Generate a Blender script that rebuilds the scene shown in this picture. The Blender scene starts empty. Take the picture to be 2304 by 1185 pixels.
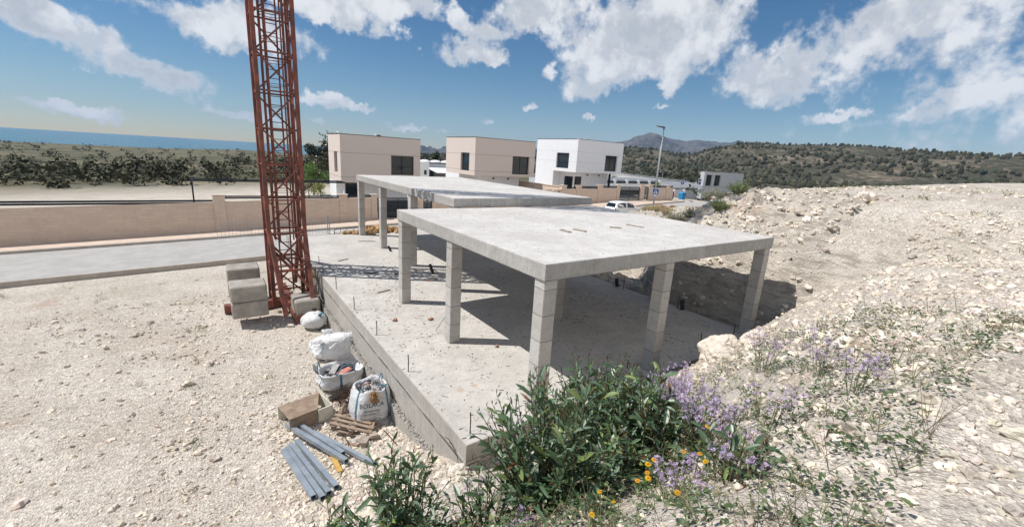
import bpy, math, random
import numpy as np
from mathutils import Vector, Matrix, noise
from math import radians, sin, cos, pi, sqrt, atan2, tan

random.seed(7)
rng = np.random.default_rng(7)
S = bpy.context.scene
COL = S.collection

# ------------------------------------------------------------------ camera
CAM = np.array([-4.7112, -5.5655, 4.7964])
YAW, PITCH, ROLL = 0.62085, 0.24448, 0.06090
LENS = 15.026
fw = np.array([sin(YAW)*cos(PITCH), cos(YAW)*cos(PITCH), -sin(PITCH)])
r0 = np.array([cos(YAW), -sin(YAW), 0.0]); u0 = np.cross(r0, fw)
CR = cos(ROLL)*r0 + sin(ROLL)*u0
CU = -sin(ROLL)*r0 + cos(ROLL)*u0
cd = bpy.data.cameras.new('camera'); cam = bpy.data.objects.new('camera', cd); COL.objects.link(cam)
cd.sensor_fit = 'HORIZONTAL'; cd.sensor_width = 36.0; cd.lens = LENS; cd.clip_start = 0.05; cd.clip_end = 60000
cam.matrix_world = Matrix(((CR[0], CU[0], -fw[0], CAM[0]), (CR[1], CU[1], -fw[1], CAM[1]), (CR[2], CU[2], -fw[2], CAM[2]), (0, 0, 0, 1)))
S.camera = cam

# ------------------------------------------------------------------ sun, sky, exposure
SUNV = Vector((-0.588, 0.369, 1.0)).normalized()
SUN_EL = math.asin(SUNV.z)
SUN_AZ = atan2(SUNV.x, SUNV.y)
sd = bpy.data.lights.new('sun', 'SUN'); sun = bpy.data.objects.new('sun', sd); COL.objects.link(sun)
sd.energy = 4.6; sd.angle = radians(0.53); sd.color = (1.0, 0.955, 0.89)
sun.rotation_euler = SUNV.to_track_quat('Z', 'Y').to_euler()
SKY_STRENGTH = 0.10
S.view_settings.view_transform = 'Standard'; S.view_settings.look = 'None'
S.view_settings.exposure = 0.18; S.view_settings.gamma = 1.0

def sky_dir(px, py):                       # direction of a point in the sky seen by the photograph
    f = LENS/36.0*2304
    v = (px-1152)/f*CR - (py-592.5)/f*CU + fw
    return v/np.linalg.norm(v)

class NT:
    def __init__(s, tree): s.t = tree; s.n = tree.nodes; s.l = tree.links
    def __call__(s, typ, ins=None, **props):
        nd = s.n.new(typ)
        for k, v in props.items(): setattr(nd, k, v)
        for k, v in (ins or {}).items():
            sock = nd.inputs[k]
            if isinstance(v, bpy.types.NodeSocket): s.l.new(v, sock)
            elif isinstance(v, bpy.types.Node): s.l.new(v.outputs[0], sock)
            else: sock.default_value = v
        return nd
    def math(s, op, a, b=0.0, c=0.0, clamp=False):
        return s('ShaderNodeMath', {0: a, 1: b, 2: c}, operation=op, use_clamp=clamp).outputs[0]
    def vmath(s, op, a, b=(0, 0, 0), out=0):
        nd = s('ShaderNodeVectorMath', {0: a, 1: b}, operation=op); return nd.outputs[out]
    def mix(s, f, a, b, blend='MIX'):
        nd = s('ShaderNodeMix', data_type='RGBA', blend_type=blend)
        for sock, v in ((nd.inputs[0], f), (nd.inputs[6], a), (nd.inputs[7], b)):
            if isinstance(v, bpy.types.NodeSocket): s.l.new(v, sock)
            else:
                if not isinstance(v, float) and not isinstance(v, int) and len(v) == 3: v = (*v, 1.0)
                sock.default_value = v
        return nd.outputs[2]
    def noise(s, vec, scale, detail=3, rough=0.55, dist=0.0, out=0):
        return s('ShaderNodeTexNoise', {'Vector': vec, 'Scale': scale, 'Detail': detail, 'Roughness': rough, 'Distortion': dist}).outputs[out]
    def ramp(s, f, lo, hi):
        return s('ShaderNodeMapRange', {0: f, 1: lo, 2: hi, 3: 0.0, 4: 1.0}, interpolation_type='SMOOTHSTEP').outputs[0]

W = bpy.data.worlds.new("World"); S.world = W; W.use_nodes = True
W.node_tree.nodes.clear(); w = NT(W.node_tree)
sky = w('ShaderNodeTexSky', sky_type='NISHITA')
sky.sun_disc = False; sky.sun_elevation = SUN_EL; sky.sun_rotation = SUN_AZ
sky.altitude = 50; sky.air_density = 1.0; sky.dust_density = 0.0; sky.ozone_density = 3.0
gen = w('ShaderNodeTexCoord').outputs['Generated']
wn = w.noise(gen, 9.0, 5, 0.62, out=1)
warp = w.vmath('SCALE', w.vmath('SUBTRACT', wn, (0.5, 0.5, 0.5))); warp.node.inputs[3].default_value = 0.16
dirw = w.vmath('ADD', gen, warp)
warp2 = w.vmath('SCALE', w.vmath('SUBTRACT', w.noise(gen, 42.0, 5, 0.65, out=1), (0.5, 0.5, 0.5))); warp2.node.inputs[3].default_value = 0.045
BLOBS = [  # centre and half extents (photograph pixels), weight
    (1415, 60, 150, 85, 1.0), (1540, 70, 120, 100, 1.0), (1400, 160, 130, 52, 1.0), (1330, 110, 70, 70, .9), (1520, 130, 100, 45, .9), (1205, 30, 85, 62, 1.0), (1285, 55, 70, 45, .8),
    (790, 8, 170, 42, 1.0), (905, 22, 62, 42, 1.0), (718, 20, 50, 30, .8),
    (1035, 50, 40, 34, .9), (1100, 72, 48, 24, .8), (1040, 118, 66, 26, .95), (1098, 134, 36, 26, .9), (1075, 95, 40, 25, .6),
    (738, 226, 48, 15, 1.0), (806, 240, 32, 7, .9), (913, 290, 44, 7, 1.0), (1190, 242, 15, 7, .9), (1490, 240, 20, 6, .9), (1504, 214, 18, 12, .8), (1235, 160, 20, 15, .7), (1512, 192, 30, 15, .8), (716, 275, 20, 6, .7), (1325, 263, 8, 5, .6), (880, 281, 30, 4, .6), (985, 296, 22, 4, .5), (1098, 276, 12, 4, .5),
    (520, 60, 150, 50, 1.0), (330, 160, 110, 34, .9), (90, 40, 150, 60, 1.0), (1760, 150, 130, 60, 1.0), (2010, 60, 170, 70, 1.0), (2180, 220, 110, 26, .9), (560, 262, 80, 10, .9), (1880, 262, 70, 12, .8), (180, 250, 100, 14, .9)]
dens = None
for (bx, by, ba, bb, wt) in BLOBS:
    c = sky_dir(bx, by); du = sky_dir(bx+ba*1.25, by)-c; dv = sky_dir(bx, by-bb*1.25)-c
    U = du/np.dot(du, du); V = dv/np.dot(dv, dv)
    src = dirw if min(ba, bb) > 16 else w.vmath('ADD', gen, w('ShaderNodeVectorMath', {0: warp2, 3: 1.0}, operation='SCALE').outputs[0])
    e = w.vmath('SUBTRACT', src, tuple(c))
    p = w.vmath('DOT_PRODUCT', e, tuple(U), out=1); q = w.vmath('DOT_PRODUCT', e, tuple(V), out=1)
    m = w.math('MULTIPLY_ADD', p, p, w.math('MULTIPLY', q, q))
    m = w.math('MULTIPLY', w.math('SUBTRACT', 1.0, m), wt)
    dens = m if dens is None else w.math('SMOOTH_MAX', dens, m, 0.25)
for (cdir, lo, k) in (((0.25, -0.85, 0.47), 0.60, 3.2), ((-0.75, -0.45, 0.5), 0.86, 5.0), ((0.95, -0.1, 0.42), 0.88, 5.0)):   # unseen cloud banks added behind the camera to brighten shaded house fronts
    cdir = Vector(cdir).normalized()
    m = w.math('MULTIPLY', w.math('SUBTRACT', w.vmath('DOT_PRODUCT', dirw, tuple(cdir), out=1), lo), k)
    dens = w.math('SMOOTH_MAX', dens, m, 0.25)
cn = w.noise(gen, 13.0, 8, 0.60)
cf = w.noise(gen, 44.0, 6, 0.6)
det = w.math('ADD', w.math('MULTIPLY', w.math('SUBTRACT', cn, 0.5), 2.6), w.math('MULTIPLY', w.math('SUBTRACT', cf, 0.5), 1.2))
d0 = w.math('ADD', w.math('MAXIMUM', dens, -2.0), det)
cover = w.ramp(d0, -0.12, 0.75)
cover = w.math('MULTIPLY', cover, 0.96)
sh = w.noise(gen, 7.5, 6, 0.6)
lit = w.math('ADD', w.math('MULTIPLY', sh, 1.2), w.math('MULTIPLY', w.math('SUBTRACT', cn, 0.5), 1.3))
lit = w.ramp(lit, 0.42, 0.80)
edge = w.ramp(d0, 1.1, 0.3)
lit = w.math('MAXIMUM', lit, w.math('MULTIPLY', edge, 0.55))
ccol = w.mix(lit, (4.6, 4.9, 5.4), (7.8, 7.9, 8.1))
skyc = w('ShaderNodeHueSaturation', {'Saturation': 1.28, 'Value': 0.70, 'Color': sky.outputs[0]}).outputs[0]
bg = w('ShaderNodeBackground', {'Color': w.mix(cover, skyc, ccol), 'Strength': SKY_STRENGTH})
w('ShaderNodeOutputWorld', {'Surface': bg.outputs[0]})

# ------------------------------------------------------------------ mesh building helpers
def nz(x, y, z=0.0, s=1.0): return noise.noise(Vector((x*s, y*s, z*s)))
def fbm(x, y, z=0.0, s=1.0, o=4): return noise.fractal(Vector((x*s, y*s, z*s)), 1.0, 2.0, o)

class MB:
    def __init__(s): s.v = []; s.f = []; s.m = []; s.c = []
    def add(s, V, F, mi=0, col=None):
        b = len(s.v); s.v.extend([tuple(p) for p in V])
        for f in F: s.f.append(tuple(i+b for i in f)); s.m.append(mi); s.c.append(col)
        return s
    def quad(s, a, b, c, d, mi=0, col=None): return s.add((a, b, c, d), ((0, 1, 2, 3),), mi, col)
    def box(s, x0, x1, y0, y1, z0, z1, mi=0, bev=0.0):
        if bev > 0:
            b = bev
            V = []
            for z, i in ((z0, b), (z0+b, 0), (z1-b, 0), (z1, b)):
                V += [(x0+i+b*(i == 0), y0+i, z), (x1-i-b*(i == 0), y0+i, z), (x1-i, y0+i+b*(i == 0), z), (x1-i, y1-i-b*(i == 0), z), (x1-i-b*(i == 0), y1-i, z), (x0+i+b*(i == 0), y1-i, z), (x0+i, y1-i-b*(i == 0), z), (x0+i, y0+i+b*(i == 0), z)]
            F = [tuple(range(7, -1, -1)), tuple(range(24, 32))]
            for k in range(3):
                for j in range(8): F.append((k*8+j, k*8+(j+1) % 8, (k+1)*8+(j+1) % 8, (k+1)*8+j))
            return s.add(V, F, mi)
        V = [(x0, y0, z0), (x1, y0, z0), (x1, y1, z0), (x0, y1, z0), (x0, y0, z1), (x1, y0, z1), (x1, y1, z1), (x0, y1, z1)]
        return s.add(V, ((3, 2, 1, 0), (4, 5, 6, 7), (0, 1, 5, 4), (1, 2, 6, 5), (2, 3, 7, 6), (3, 0, 4, 7)), mi)
    def beam(s, p, q, wd, ht, up=(0, 0, 1), mi=0):
        p = Vector(p); q = Vector(q); d = (q-p).normalized(); up = Vector(up)
        if abs(d.dot(up)) > 0.98: up = Vector((1, 0, 0))
        a = d.cross(up).normalized()*wd/2; b = a.cross(d).normalized()*ht/2
        V = [p-a-b, p+a-b, p+a+b, p-a+b, q-a-b, q+a-b, q+a+b, q-a+b]
        return s.add(V, ((3, 2, 1, 0), (4, 5, 6, 7), (0, 1, 5, 4), (1, 2, 6, 5), (2, 3, 7, 6), (3, 0, 4, 7)), mi)
    def tube(s, pts, r, n=6, mi=0, col=None, cap=True):
        pts = [Vector(p) for p in pts]; rs = r if isinstance(r, (list, tuple)) else [r]*len(pts)
        V = []; ref = Vector((0.31, 0.17, 0.93))
        for i, p in enumerate(pts):
            d = (pts[min(i+1, len(pts)-1)]-pts[max(i-1, 0)]).normalized()
            if abs(d.dot(ref)) > 0.97: ref = Vector((0.9, 0.3, 0.1))
            a = d.cross(ref).normalized(); b = a.cross(d).normalized()
            for k in range(n):
                t = 2*pi*k/n; V.append(p+(a*cos(t)+b*sin(t))*rs[i])
        F = []
        for i in range(len(pts)-1):
            for k in range(n): F.append((i*n+k, i*n+(k+1) % n, (i+1)*n+(k+1) % n, (i+1)*n+k))
        if cap: F += [tuple(range(n-1, -1, -1)), tuple((len(pts)-1)*n+k for k in range(n))]
        return s.add(V, F, mi, col)
    def lathe(s, prof, c, axis='z', n=24, mi=0):
        V = []; c = Vector(c)
        for (r, h) in prof:
            for k in range(n):
                t = 2*pi*k/n
                V.append(c+Vector((r*cos(t), r*sin(t), h) if axis == 'z' else (r*cos(t), h, r*sin(t)) if axis == 'y' else (h, r*cos(t), r*sin(t))))
        F = []
        for i in range(len(prof)-1):
            for k in range(n): F.append((i*n+k, i*n+(k+1) % n, (i+1)*n+(k+1) % n, (i+1)*n+k))
        F += [tuple(range(n-1, -1, -1)), tuple((len(prof)-1)*n+k for k in range(n))]
        return s.add(V, F, mi)
    def rock(s, c, r, sub=1, mi=0, flat=1.0, rough=0.35, col=None):
        V, F = ICO[sub]; o = random.random()*100; c = Vector(c)
        M3 = Matrix.Rotation(random.random()*6.28, 3, 'Z') @ Matrix.Rotation(random.uniform(-.5, .5), 3, 'X')
        sx, sy = random.uniform(.8, 1.3), random.uniform(.7, 1.1)
        out = []
        for v in V:
            k = 1+rough*noise.noise(Vector((v[0]*1.3+o, v[1]*1.3, v[2]*1.3)))*2
            p = M3 @ Vector((v[0]*sx, v[1]*sy, v[2]*flat))
            out.append(c+p*k*r)
        return s.add(out, F, mi, col)
    def build(s, name, mats, parent=None, smooth=False, auto=None):
        if not isinstance(mats, (list, tuple)): mats = [mats]
        me = bpy.data.meshes.new(name)
        off = parent_loc(parent)
        V = [(p[0]-off[0], p[1]-off[1], p[2]-off[2]) for p in s.v] if parent is not None else s.v
        me.from_pydata(V, [], s.f)
        for mm in mats: me.materials.append(mm)
        if len(mats) > 1: me.polygons.foreach_set('material_index', s.m)
        if any(c is not None for c in s.c):
            at = me.attributes.new('Col', 'FLOAT_COLOR', 'FACE')
            arr = np.ones((len(s.f), 4), np.float32)
            for i, c in enumerate(s.c):
                if c is not None: arr[i, :3] = c
            at.data.foreach_set('color', arr.ravel())
        if smooth: me.polygons.foreach_set('use_smooth', [True]*len(s.f))
        me.update()
        o = bpy.data.objects.new(name, me); COL.objects.link(o)
        if parent is not None: o.parent = parent
        if smooth and auto: 
            me.set_sharp_from_angle(angle=radians(auto))
        return o

def parent_loc(p):
    l = Vector((0, 0, 0))
    while p is not None: l = l+p.location; p = p.parent
    return l
def thing(name, label, cat, loc=(0, 0, 0), group=None):
    o = bpy.data.objects.new(name, None); COL.objects.link(o); o.location = loc; o.empty_display_size = 0.1
    o['label'] = label; o['category'] = cat
    if group: o['group'] = group
    return o
def tag(o, label, cat, group=None):
    o['label'] = label; o['category'] = cat
    if group: o['group'] = group
    return o
def kind(o, k): o['kind'] = k; return o

def ico(sub):
    t = (1+sqrt(5))/2
    V = [Vector(v).normalized() for v in ((-1, t, 0), (1, t, 0), (-1, -t, 0), (1, -t, 0), (0, -1, t), (0, 1, t), (0, -1, -t), (0, 1, -t), (t, 0, -1), (t, 0, 1), (-t, 0, -1), (-t, 0, 1))]
    F = [(0, 11, 5), (0, 5, 1), (0, 1, 7), (0, 7, 10), (0, 10, 11), (1, 5, 9), (5, 11, 4), (11, 10, 2), (10, 7, 6), (7, 1, 8), (3, 9, 4), (3, 4, 2), (3, 2, 6), (3, 6, 8), (3, 8, 9), (4, 9, 5), (2, 4, 11), (6, 2, 10), (8, 6, 7), (9, 8, 1)]
    for _ in range(sub):
        mid = {}; F2 = []
        def m(a, b):
            k = (min(a, b), max(a, b))
            if k not in mid: mid[k] = len(V); V.append(((V[a]+V[b])/2).normalized())
            return mid[k]
        for a, b, c in F:
            ab, bc, ca = m(a, b), m(b, c), m(c, a); F2 += [(a, ab, ca), (b, bc, ab), (c, ca, bc), (ab, bc, ca)]
        F = F2
    return [tuple(v) for v in V], F
ICO = {k: ico(k) for k in (0, 1, 2, 3)}
interp = lambda x, xs, ys: float(np.interp(x, xs, ys))

# ------------------------------------------------------------------ materials
def new_mat(name):
    m = bpy.data.materials.new(name); m.use_nodes = True; m.node_tree.nodes.clear(); return m, NT(m.node_tree)
def finish(n, col, rough=0.8, bump=None, bdist=0.01, bstr=0.5, metal=0.0, spec=0.3, **kw):
    ins = {'Base Color': col, 'Roughness': rough, 'Metallic': metal, 'Specular IOR Level': spec}
    ins.update(kw)
    if bump is not None:
        ins['Normal'] = n('ShaderNodeBump', {'Height': bump, 'Distance': bdist, 'Strength': bstr}).outputs[0]
    if not isinstance(col, bpy.types.NodeSocket) and len(col) == 3: ins['Base Color'] = (*col, 1)
    b = n('ShaderNodeBsdfPrincipled', ins)
    n('ShaderNodeOutputMaterial', {'Surface': b.outputs[0]})
    return b
def plain(name, col, col2=None, scale=4.0, rough=0.7, metal=0.0, bump=0.0, bscale=60.0, spec=0.3, amount=1.0, attr=False, stretch=None):
    m, n = new_mat(name)
    pos = n('ShaderNodeNewGeometry').outputs['Position']
    if stretch: pos = n.vmath('MULTIPLY', pos, stretch)
    col2 = col2 or tuple(c*0.72 for c in col)
    f = n.ramp(n.noise(pos, scale, 5, 0.6), 0.32, 0.68)
    c = n.mix(f, col, col2)
    g = n.noise(pos, scale*9, 3, 0.6)
    c = n.mix(0.35*amount, c, n.mix(g, (0.55, 0.55, 0.55), (1.35, 1.35, 1.35)), 'MULTIPLY')
    if attr: c = n.mix(1.0, c, n('ShaderNodeAttribute', attribute_name='Col').outputs[0], 'MULTIPLY')
    finish(n, c, rough, n.noise(pos, bscale, 4, 0.6) if bump else None, bump, 0.6, metal, spec)
    return m

def concrete(name, col, dark, rough=0.88, mottle=0.9, specks=0.5, joint=None, boards=False, seams=None, scuffs=False, stain=None, crack=None):
    m, n = new_mat(name)
    geo = n('ShaderNodeNewGeometry'); pos = geo.outputs['Position']
    xyz = n('ShaderNodeSeparateXYZ', {0: pos})
    big = n.ramp(n.noise(pos, 0.55, 6, 0.62), 0.30, 0.70)
    mid = n.ramp(n.noise(pos, 3.2, 6, 0.68), 0.30, 0.72)
    fin = n.noise(pos, 42.0, 4, 0.7)
    grain = n.noise(pos, 160.0, 2, 0.6)
    c = n.mix(n.math('MULTIPLY', big, mottle), col, dark)
    c = n.mix(n.math('MULTIPLY', mid, mottle*0.6), c, tuple(x*0.80 for x in dark))
    c = n.mix(0.45, c, n.mix(n.ramp(n.noise(pos, 13.0, 6, .72), .25, .75), (0.70, 0.69, 0.68), (1.22, 1.22, 1.22)), 'MULTIPLY')
    c = n.mix(0.38, c, n.mix(fin, (0.45, 0.45, 0.45), (1.5, 1.5, 1.5)), 'MULTIPLY')
    c = n.mix(0.30, c, n.mix(grain, (0.5, 0.5, 0.5), (1.45, 1.45, 1.45)), 'MULTIPLY')
    h = n.math('ADD', n.math('MULTIPLY', fin, 0.6), n.math('MULTIPLY', grain, 0.4))
    if specks:
        vo = n('ShaderNodeTexVoronoi', {'Vector': pos, 'Scale': 11.0, 'Randomness': 1.0})
        sp = n.math('LESS_THAN', vo.outputs['Distance'], n.math('MULTIPLY', n.ramp(n.noise(pos, 1.3, 3, .6), 0.42, 0.72), 0.20))
        c = n.mix(n.math('MULTIPLY', sp, specks), c, (0.10, 0.095, 0.09))
        h = n.math('SUBTRACT', h, n.math('MULTIPLY', sp, 0.5))
    if scuffs:      # trowel drags, chips and litter lines
        p2 = n('ShaderNodeMapping', {'Vector': n.vmath('ADD', pos, n.vmath('SCALE', n.noise(pos, 1.1, 3, .6, out=1))), 'Scale': (3.2, 15.0, 1.0), 'Rotation': (0, 0, 0.45)}).outputs[0]
        v2 = n('ShaderNodeTexVoronoi', {'Vector': p2, 'Scale': 0.85, 'Randomness': 1.0})
        s2 = n.math('LESS_THAN', v2.outputs['Distance'], n.math('MULTIPLY', n.ramp(n.noise(pos, 0.9, 2, .5), 0.40, 0.70), 0.15))
        c = n.mix(n.math('MULTIPLY', s2, 0.7), c, (0.13, 0.115, 0.10))
        wv = n.ramp(n.noise(n.vmath('MULTIPLY', pos, (1.0, 3.2, 1.0)), 2.3, 7, 0.72, 0.8), 0.56, 0.66)
        c = n.mix(n.math('MULTIPLY', wv, 0.5), c, tuple(x*0.62 for x in dark))
        tn = n.ramp(n.noise(pos, 0.8, 5, 0.65, 0.4), 0.56, 0.74)
        c = n.mix(n.math('MULTIPLY', tn, 0.45), c, (0.50, 0.42, 0.33))
    if joint:
        fz = n.math('FRACT', n.math('ADD', n.math('DIVIDE', n.math('ADD', xyz.outputs[2], n.math('MULTIPLY', n.math('SUBTRACT', n.noise(pos, 2.0, 2), 0.5), 0.05)), joint), 0.5))
        dj = n.math('ABSOLUTE', n.math('SUBTRACT', fz, 0.5))
        jl = n.ramp(dj, 0.034, 0.010)
        c = n.mix(n.math('MULTIPLY', jl, 0.56), c, (0.16, 0.15, 0.14))
        h = n.math('SUBTRACT', h, n.math('MULTIPLY', jl, 1.4))
        fl = n.math('FLOOR', n.math('ADD', n.math('DIVIDE', xyz.outputs[2], joint), 0.0))
        wn_ = n('ShaderNodeTexWhiteNoise', {'Vector': n('ShaderNodeCombineXYZ', {0: n.math('FLOOR', n.math('MULTIPLY', xyz.outputs[0], .7)), 1: n.math('FLOOR', n.math('MULTIPLY', xyz.outputs[1], .7)), 2: fl}).outputs[0]}, noise_dimensions='3D').outputs[0]
        c = n.mix(1.0, c, n.mix(wn_, (0.88, 0.87, 0.86), (1.08, 1.08, 1.08)), 'MULTIPLY')
        ru = n.ramp(n.noise(pos, 2.2, 4, .6), 0.60, 0.75)
        c = n.mix(n.math('MULTIPLY', ru, 0.35), c, (0.42, 0.30, 0.22))
    if boards:
        st = n.noise(n.vmath('MULTIPLY', pos, (9.0, 9.0, 0.5)), 2.4, 5, 0.7)
        c = n.mix(0.45, c, n.mix(n.ramp(st, .3, .7), (0.72, 0.71, 0.70), (1.18, 1.18, 1.18)), 'MULTIPLY')
        vo = n('ShaderNodeTexVoronoi', {'Vector': pos, 'Scale': 16.0})
        pt = n.math('LESS_THAN', vo.outputs['Distance'], n.math('MULTIPLY', n.ramp(n.noise(pos, 2.2, 3), 0.45, 0.70), 0.20))
        c = n.mix(n.math('MULTIPLY', pt, .6), c, (0.17, 0.16, 0.15)); h = n.math('SUBTRACT', h, n.math('MULTIPLY', pt, .8))
    if seams:
        xy = n.math('ADD', xyz.outputs[0], xyz.outputs[1])
        fs = n.math('ABSOLUTE', n.math('SUBTRACT', n.math('FRACT', n.math('DIVIDE', n.math('ADD', xy, n.math('MULTIPLY', n.noise(pos, 3.0, 2), 0.02)), seams)), 0.5))
        sl = n.ramp(fs, 0.0065/seams, 0.002/seams)
        c = n.mix(n.math('MULTIPLY', sl, 0.5), c, (0.18, 0.17, 0.16)); h = n.math('SUBTRACT', h, n.math('MULTIPLY', sl, 1.0))
    if crack:       # construction joint under the slab, the shade in its gap painted dark
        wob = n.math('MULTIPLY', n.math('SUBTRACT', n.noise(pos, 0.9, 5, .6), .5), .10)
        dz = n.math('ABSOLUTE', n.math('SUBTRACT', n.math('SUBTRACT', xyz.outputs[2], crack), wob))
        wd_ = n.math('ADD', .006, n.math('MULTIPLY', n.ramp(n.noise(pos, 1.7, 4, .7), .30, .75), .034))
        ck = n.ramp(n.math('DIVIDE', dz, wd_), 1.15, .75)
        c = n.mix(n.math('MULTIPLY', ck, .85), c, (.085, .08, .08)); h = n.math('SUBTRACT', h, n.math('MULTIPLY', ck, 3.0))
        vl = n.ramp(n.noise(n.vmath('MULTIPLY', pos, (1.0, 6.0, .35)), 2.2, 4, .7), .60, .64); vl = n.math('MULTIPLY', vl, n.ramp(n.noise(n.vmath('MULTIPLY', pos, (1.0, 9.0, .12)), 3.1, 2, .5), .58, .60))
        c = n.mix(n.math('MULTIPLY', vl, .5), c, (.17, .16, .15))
    if stain:
        for (sx, sy, sr) in stain:
            dd = n.vmath('LENGTH', n.vmath('MULTIPLY', n.vmath('SUBTRACT', n.vmath('ADD', pos, (0, 0, 0)), (sx, sy, 0)), (1, 1, 0)), out=1)
            dd = n.math('ADD', dd, n.math('MULTIPLY', n.math('SUBTRACT', n.noise(pos, 6.0, 3), .5), sr*0.9))
            c = n.mix(n.math('MULTIPLY', n.ramp(dd, sr, sr*0.7), 0.7), c, (0.45, 0.35, 0.26))
    finish(n, c, rough, h, 0.006, 0.55, spec=0.25)
    return m

M = {}
M['slab'] = concrete('floor_concrete', (0.63, 0.60, 0.56), (0.45, 0.43, 0.40), specks=0.75, mottle=.75, scuffs=True, stain=[(-0.78, 1.5, .10), (-0.44, 1.52, .09)])
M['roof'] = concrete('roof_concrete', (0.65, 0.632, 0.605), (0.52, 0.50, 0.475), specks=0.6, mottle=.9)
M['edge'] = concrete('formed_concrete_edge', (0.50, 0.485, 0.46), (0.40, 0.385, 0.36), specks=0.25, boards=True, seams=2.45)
M['column'] = concrete('column_concrete', (0.57, 0.55, 0.52), (0.47, 0.45, 0.42), specks=0.15, joint=0.5)
M['found'] = concrete('foundation_concrete', (0.50, 0.475, 0.44), (0.40, 0.375, 0.34), specks=0.3, boards=True)
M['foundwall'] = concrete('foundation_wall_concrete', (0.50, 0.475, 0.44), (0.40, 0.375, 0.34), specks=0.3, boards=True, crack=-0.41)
M['patch'] = concrete('pale_mortar', (0.61, 0.585, 0.545), (0.47, 0.45, 0.42), specks=0.5, mottle=1.0)
M['steel'] = plain('galvanised_steel', (0.37, 0.42, 0.47), (0.27, 0.315, 0.36), 3, 0.45, 0.30, spec=.5)
M['rust'] = plain('rusty_steel', (0.10, 0.055, 0.035), (0.045, 0.03, 0.025), 30, 0.85)
M['rebar'] = plain('dark_rebar', (0.055, 0.04, 0.035), (0.03, 0.025, 0.022), 40, 0.8)
M['wood'] = plain('weathered_wood', (0.36, 0.27, 0.20), (0.22, 0.16, 0.12), 5, 0.85, bump=.004, stretch=(1, 1, 6))
M['greywood'] = plain('grey_timber', (0.42, 0.36, 0.30), (0.30, 0.25, 0.21), 6, 0.85, bump=.003)
M['palewood'] = plain('pale_board', (0.70, 0.67, 0.58), (0.58, 0.54, 0.45), 5, 0.7)
M['yellow'] = plain('yellow_board', (0.62, 0.40, 0.12), (0.50, 0.31, 0.09), 8, 0.6)
M['brick'] = plain('terracotta', (0.44, 0.24, 0.17), (0.32, 0.16, 0.11), 14, 0.9)
M['blackplastic'] = plain('black_plastic', (0.018, 0.018, 0.02), (0.03, 0.03, 0.032), 8, 0.45)
M['sandrock'] = plain('ochre_rubble', (0.58, 0.40, 0.22), (0.40, 0.25, 0.12), 5, 0.95, bump=.02, bscale=25)
M['crane'] = plain('weathered_red_paint', (0.27, 0.085, 0.06), (0.12, 0.055, 0.042), 2.6, 0.65)
M['ballast'] = plain('ballast_concrete', (0.40, 0.37, 0.33), (0.28, 0.26, 0.23), 3, 0.9, bump=.01)
M['clad'] = plain('beige_render', (0.665, 0.585, 0.535), (0.615, 0.535, 0.485), 6, 0.9, bump=.004, bscale=40, stretch=(1, 1, 5))
M['cladline'] = plain('render_joint', (0.36, 0.30, 0.26), None, 6, 0.9)
M['white'] = plain('white_render', (0.80, 0.81, 0.83), (0.74, 0.75, 0.77), 4, 0.85, amount=.4)
M['whitegrey'] = plain('pale_grey_render', (0.52, 0.54, 0.57), (0.46, 0.48, 0.51), 3, 0.85, amount=.4)
M['wallstone'] = plain('garden_wall_block', (0.66, 0.52, 0.42), (0.58, 0.45, 0.36), 3, 0.92, bump=.006, bscale=22, stretch=(1, 1, 4))
def block_wall():
    m, n = new_mat('garden_wall_block'); pos = n('ShaderNodeNewGeometry').outputs['Position']; q = n('ShaderNodeSeparateXYZ', {0: pos})
    v = n('ShaderNodeCombineXYZ', {0: n.math('ADD', q.outputs[0], q.outputs[1]), 1: q.outputs[2]}).outputs[0]
    b = n('ShaderNodeTexBrick', {'Vector': v, 'Color1': (.66, .53, .43, 1), 'Color2': (.60, .475, .385, 1), 'Mortar': (.57, .455, .37, 1), 'Scale': 1.0, 'Mortar Size': .012, 'Brick Width': .60, 'Row Height': .20, 'Bias': 0.0})
    c = n.mix(0.4, b.outputs[0], n.mix(n.noise(pos, 5.0, 6, .7), (.65, .65, .65), (1.3, 1.3, 1.3)), 'MULTIPLY')
    st_ = n.ramp(n.noise(n.vmath('MULTIPLY', pos, (1.6, 1.6, .25)), 1.2, 5, .65), .52, .75)
    c = n.mix(n.math('MULTIPLY', st_, .30), c, (.40, .31, .25))
    finish(n, c, .92, n.math('ADD', n.math('MULTIPLY', b.outputs[1], -.6), n.noise(pos, 30.0, 4, .7)), .006, .6, spec=.2); return m
M['wallstone'] = block_wall()
M['cap'] = plain('pale_coping_stone', (0.62, 0.51, 0.42), (0.55, 0.45, 0.37), 4, 0.85)
M['anthracite'] = plain('anthracite_metal', (0.020, 0.028, 0.036), (0.015, 0.021, 0.028), 3, 0.6, spec=.2)
M['darkline'] = plain('dark_flashing', (0.08, 0.08, 0.085), None, 3, 0.6)
M['asphalt'] = plain('worn_asphalt', (0.42, 0.41, 0.395), (0.36, 0.35, 0.335), 1.2, 0.92, bump=.004, bscale=90)
M['paving'] = plain('pinkish_paving', (0.60, 0.49, 0.405), (0.52, 0.42, 0.345), 2.5, 0.9)
M['kerb'] = plain('kerb_stone', (0.46, 0.41, 0.36), (0.38, 0.34, 0.30), 3, 0.9)
M['carpaint'] = plain('white_car_paint', (0.78, 0.78, 0.78), (0.76, 0.76, 0.76), 1, 0.25, spec=.5, amount=0.05)
M['tyre'] = plain('tyre_rubber', (0.02, 0.02, 0.02), None, 5, 0.85)
M['alloy'] = plain('alloy_rim', (0.35, 0.35, 0.36), None, 5, 0.4, metal=.6)
M['redlamp'] = plain('tail_lamp', (0.25, 0.02, 0.02), None, 5, 0.25)
M['blue'] = plain('sign_blue', (0.015, 0.10, 0.36), (0.012, 0.085, 0.31), 5, 0.5)
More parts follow.
